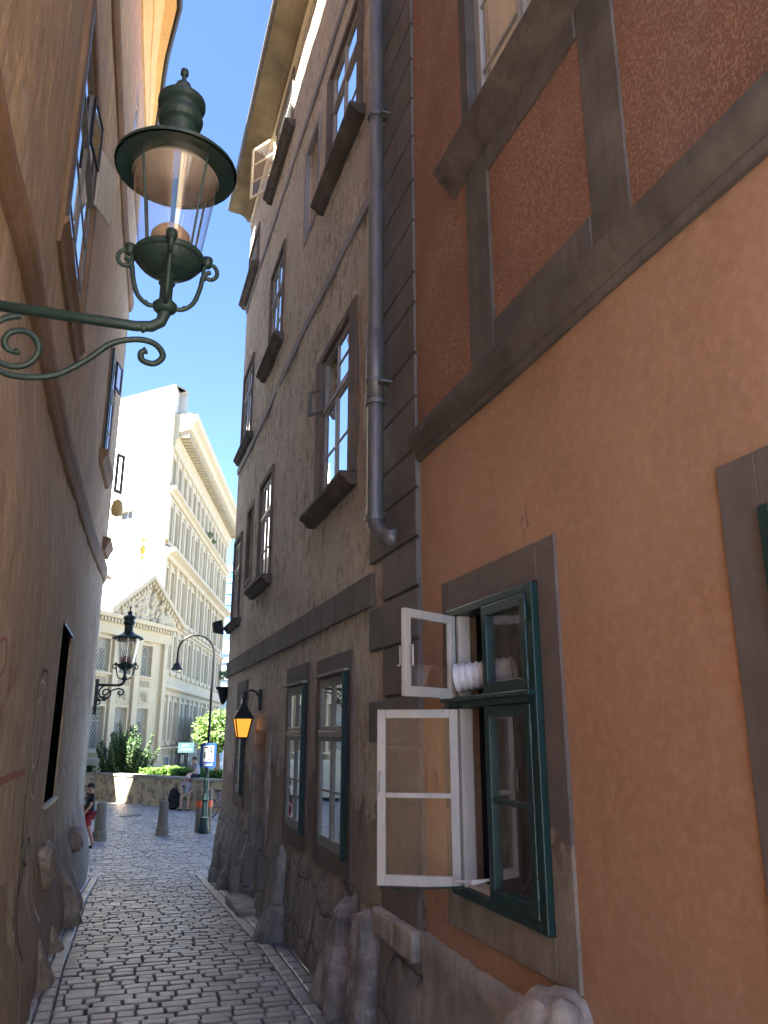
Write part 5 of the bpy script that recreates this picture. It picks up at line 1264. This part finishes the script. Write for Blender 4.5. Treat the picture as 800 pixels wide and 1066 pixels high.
GO=thing('gilded_ornament',gp,'gilded ornament finial standing on the apex of the pediment','ornament')
b=MB(); b.lathe(gp,[(.22,-.2),(.14,.1),(.16,.35),(.08,.6),(.05,.8)],10); b.build('pedestal',M['coping'],GO)
b=MB(); b.lathe(gp,[(.02,.8),(.16,.95),(.05,1.1),(.13,1.25),(.20,1.45),(.06,1.7),(.03,2.3)],10)
b.box(Fr(gp,F1.U,F1.N),-.42,.42,1.95,2.08,-.05,.05); b.box(Fr(gp,F1.U,F1.N),-.25,.25,1.5,1.6,-.05,.05); b.lathe(gp,[(.02,2.3),(.10,2.4),(.02,2.5)],8); b.build('gilded_figure',M['gold'],GO)

# long corner building
LB=thing('palace_block',(C0.x,C0.y+10,-3),'tall cream five-storey building with white windowless gable and deep dentilled cornice','building')
S0,S1=-1.9,26.5; cols=[-.9+1.98*i for i in range(14)]
rows=[(15.9,17.7),(12.1,14.5),(7.7,10.4),(4.1,6.4),(-.35,2.1)]
wn2=[(c-.5,c+.5,a,b_) for c in cols for a,b_ in rows]
g=grid_wall(lambda u,v:F2.P(u,v,0),S0,S1,-3.1,21,wn2,4.0,reveal=.3,into=-F2.N)
gd=azdir(-44); 
A0=F2.P(S0,0,0); A1=A0+gd*20; A2=A1+azdir(14.7)*24; A3=F2.P(S1,0,0); A2=A3+gd*20
def up(p,z): return V((p.x,p.y,z))
gz_=22.7
g.face([up(A3,-3.1),up(A2,-3.1),up(A2,21),up(A3,21)]); g.face([up(A2,-3.1),up(A1,-3.1),up(A1,21),up(A2,21)])
g.build('wall',M['cream'],LB,fix=False)
GF=Fr(A0,gd,V((gd.y,-gd.x,0))*-1)
if GF.N.y>0: GF.N=-GF.N
gb=MB(); GFP=lambda u,v:GF.P(u,v,0.02)
grid_wall(GFP,0,20,-3.1,gz_,[(3.0,4.2,12.3,14.4)],5,reveal=.3,into=-GF.N,mb=gb)
gb.face([GF.P(0,20,.02),GF.P(0,gz_,.02),GF.P(0,gz_,.02)+d2*1.6,GF.P(0,20,.02)+d2*1.6]); gb.face([GF.P(0,gz_,.02),GF.P(20,gz_,.02),GF.P(20,gz_,-1.2),GF.P(0,gz_,-1.2)]); gb.face([GF.P(0,20.9,-1.2),GF.P(20,20.9,-1.2),GF.P(20,gz_,-1.2),GF.P(0,gz_,-1.2)])
gbo=gb.build('gable_wall',M['white_wall'],LB,fix=False)
b=MB(); b.box(GF,.02,20,gz_,gz_+.1,-1.0,.06); b.build('gable_coping',M['coping'],LB)
o=far_window(GF,LB,3.0,4.2,12.3,14.4,-.2); b=MB(); b.box(GF,2.85,4.35,14.4,14.6,-.02,.16); b.box(GF,2.85,4.35,12.15,12.3,-.02,.16); b.build('window_head',M['white_wall'],LB)
for ci,c in enumerate(cols):
    for a,b_ in rows: far_window(F2,LB,c-.5,c+.5,a,b_,-.22)
for ci,c in enumerate(cols+[cols[-1]+1.98]):
    s_=c-.99; big=(ci%2==0); w_=.28 if big else .17; b=MB()
    for z0,z1 in ((12.0,14.9),(7.5,10.9),(3.9,6.8),(-.5,2.45)): b.box(F2,s_-w_,s_+w_,z0,z1,-.02,.2 if big else .12)
    b.box(F2,s_-.15,s_+.15,15.8,18.3,-.02,.09); b.build('pilaster',M['cream'],LB)
for c in cols:
    for a,b_ in rows:
        b=MB(); b.box(F2,c-.66,c-.5,a-.02,b_+.16,-.02,.08); b.box(F2,c+.5,c+.66,a-.02,b_+.16,-.02,.08); b.box(F2,c-.5,c+.5,b_,b_+.16,-.02,.08); b.box(F2,c-.66,c+.66,a-.34,a-.02,-.02,.15); b.build('window_trim',M['cream'],LB)
b=MB()
for z,d_,h in ((15.4,.45,.45),(11.2,.75,.6),(6.95,.3,.3),(2.75,.5,.6),(-.95,.35,.3)):
    b.profile(F2,[(-.05,z-h*.5),(d_*.3,z-h*.5),(d_*.5,z-h*.1),(d_,z+h*.15),(d_,z+h*.5),(-.05,z+h*.55)],S0,S1+.2)
b.build('belt_course',M['cream'],LB)
b=MB(); b.profile(F2,[(-.05,18.3),(.12,18.3),(.15,18.9),(.3,19.1),(.3,19.5),(1.1,19.75),(1.2,20.2),(1.45,20.35),(1.5,20.8),(-.05,20.8)],S0+.35,S1+1.0); b.build('cornice',M['cream'],LB)
b=MB(); s_=S0+.5
while s_<S1+.7: b.box(F2,s_,s_+.28,19.2,19.62,.3,.98); s_+=.62
b.build('cornice_bracket',M['cream_dark'],LB)
b=MB(); b.hexa([F2.P(S0+.4,20.8,1.45),F2.P(S1+.9,20.8,1.45),up(A2,21)+V((0,0,0)),up(A1,21),F2.P(S0+.4,20.95,1.2),F2.P(S1+.9,20.95,1.2),up(A2,23.5),up(A1,23.5)]); b.build('roof',M['slate'],LB)
# ground storey openings
for i in range(9):
    c=.5+2.9*i; b=MB(); b.box(F2,c-.8,c+.8,-2.9,-1.35,-.02,.03); o=b.build('shop_window',M['fwin'],LB); b=MB(); b.box(F2,c-.8,c-.72,-2.9,-1.35,.03,.07); b.box(F2,c+.72,c+.8,-2.9,-1.35,.03,.07); b.box(F2,c-.72,c+.72,-1.43,-1.35,.03,.07); b.box(F2,c-.03,c+.03,-2.9,-1.43,.03,.07); b.build('frame',M['white_wall'],o)
b=MB(); leaves(b,F2.P(25.6,5.4,.5),(.5,.5,.5),260,.12,rng); leaves(b,F2.P(13.2,16.1,.4),(.3,.3,.3),120,.1,rng); leaves(b,F2.P(15.0,15.9,.4),(.25,.25,.25),90,.1,rng); bp=b.build('balcony_plants',M['leaf'],None,fix=False); tag(bp,'small clumps of green balcony plants on the long cream facade','plants')
# hanging shop sign
sp=V((3.75,44.99,-.68)); HS=thing('shop_sign',sp,'dark teal hanging sign with two lines of pale lettering before the cream building','sign')
hf=Fr(sp,V((1,-.1,0)),V((-.1,-1,0)))
b=MB(); b.box(hf,-.42,.42,-.28,.24,-.03,.03); b.build('board',M['signteal'],HS,bevel=.01); b=MB(); b.tube([hf.P(-.6,0,0),hf.P(-.42,0,0)],.02,6); b.tube([hf.P(-.6,-3.0+.68+.0,0),hf.P(-.6,.3,0)],.03,6); b.build('bracket',M['black'],HS)
b=MB(); rl=random.Random(4)
for row,(u0,n_,h_) in enumerate(((-.22,5,.11),(-.30,8,.10))):
    for k in range(n_):
        u=u0+k*.078; z=.10-row*.2; b.box(hf,u,u+.018,z-h_/2,z+h_/2,.031,.036); b.box(hf,u+.018,u+.05,z+rl.choice((-h_/2,0,h_/2-.02)),z+rl.choice((-h_/2,0,h_/2-.02))+.022,.031,.036) if 0 else b.box(hf,u+.018,u+.05,z-h_/2+(k%3)*h_*.4,z-h_/2+(k%3)*h_*.4+.02,.031,.036)
b.build('pale_lettering',M['signpale'],HS)

# glass towers far behind
def m_tower(name,a,b_,mull):
    m=N(name); g=m.new('TexBrick'); g.offset=0; g.inputs['Scale'].default_value=1; g.inputs['Brick Width'].default_value=2.4; g.inputs['Row Height'].default_value=1.9; g.inputs['Mortar Size'].default_value=.12
    x=m.new('SeparateXYZ'); cmb=m.new('CombineXYZ'); gg=m.new('NewGeometry'); m.lk(gg.outputs['Position'],x.inputs[0]); m.lk(m.math('ADD',x.outputs[0],m.math('MULTIPLY',x.outputs[1],.3)),cmb.inputs[0]); m.lk(x.outputs[2],cmb.inputs[1]); m.lk(cmb.outputs[0],g.inputs['Vector'])
    g.inputs['Color1'].default_value=(*a,1); g.inputs['Color2'].default_value=(*b_,1); g.inputs['Mortar'].default_value=(*mull,1)
    m.bsdf(g.outputs['Color'],.12,0,spec=.8); return m.m
GT=thing('glass_tower',(18,140,-3),'distant blue glass office tower behind the alley gap','tower')
b=MB(); b.hexa(B(11,36,140,160,-3,29)); b.build('facade',m_tower('blue_tower_glazing',(.10,.28,.62),(.16,.36,.70),(.35,.5,.7)),GT)
b=MB(); b.hexa(B(11.5,35,141,159,29,30)); b.build('roof',M['slate'],GT)
b=MB()
for z in range(0,29,2): b.hexa(B(10.93,36.07,139.9,139.97,z,z+.18))
b.build('floor_bands',M['fcurt'],GT)
GT2=thing('glass_tower',(12,92,-3),'paler lower glass office block with white floor bands in front of the blue tower','tower')
b=MB(); b.hexa(B(9.2,24,94,108,-3,10.5)); b.build('facade',m_tower('pale_block_glazing',(.30,.42,.50),(.42,.55,.62),(.75,.8,.8)),GT2)
b=MB()
for z in range(-2,10): b.hexa(B(9.1,24.1,93.85,93.97,z,z+.22))
b.build('floor_bands',M['white_wall'],GT2)
b=MB(); b.hexa(B(9.5,23.5,94.5,107.5,10.5,11.2)); b.build('roof',M['slate'],GT2)
BS=thing('shop_building',(9,56,-3),'pale blue glazed shopfront beyond the plaza at the end of the street','building')
b=MB(); b.hexa(B(6.2,20,56,64,-3,1.0)); b.build('wall',m_tower('blue_shopfront',(.22,.42,.52),(.30,.5,.6),(.8,.85,.85)),BS); b=MB(); b.hexa(B(6.0,20.2,55.7,64,-.6,-.2)); b.build('fascia',M['signpale'],BS)
b=MB(); b.hexa(B(6.0,20.2,55.6,64.2,1.0,1.25)); b.build('roof',M['slate'],BS)

# ------------------------------------------------------------------ camera, light, world
cam=bpy.data.cameras.new('camera'); co=bpy.data.objects.new('camera',cam); COL.objects.link(co)
cam.sensor_fit='VERTICAL'; cam.sensor_height=24; cam.lens=820/1066*24; cam.clip_start=.05; cam.clip_end=2000
co.location=(0,0,0); co.rotation_euler=(R(90+15.75),0,R(-18.3)); scene.camera=co
AZ,EL=-120,55      # direction towards the sun, clockwise from +Y
sd=V((math.sin(R(AZ))*math.cos(R(EL)),math.cos(R(AZ))*math.cos(R(EL)),math.sin(R(EL))))
sun=bpy.data.lights.new('sun','SUN'); sun.energy=5.0; sun.angle=R(.53); sun.color=(1,.95,.86)
so_=bpy.data.objects.new('sun',sun); COL.objects.link(so_); so_.rotation_euler=sd.to_track_quat('Z','Y').to_euler()
wd=bpy.data.worlds.new('World'); scene.world=wd; wd.use_nodes=True; nt=wd.node_tree
bg=nt.nodes['Background']; sk=nt.nodes.new('ShaderNodeTexSky'); sk.sky_type='NISHITA'; sk.sun_disc=False; sk.sun_elevation=R(EL); sk.sun_rotation=R(AZ); sk.dust_density=.0; sk.ozone_density=5.0; sk.altitude=3000; sk.air_density=.75
nt.links.new(sk.outputs[0],bg.inputs[0]); bg.inputs[1].default_value=.055
scene.view_settings.view_transform='Standard'; scene.view_settings.look='None'; scene.view_settings.exposure=3.72; scene.view_settings.gamma=1
scene.render.engine='CYCLES'; scene.cycles.max_bounces=8; scene.cycles.diffuse_bounces=6; scene.cycles.transparent_max_bounces=16
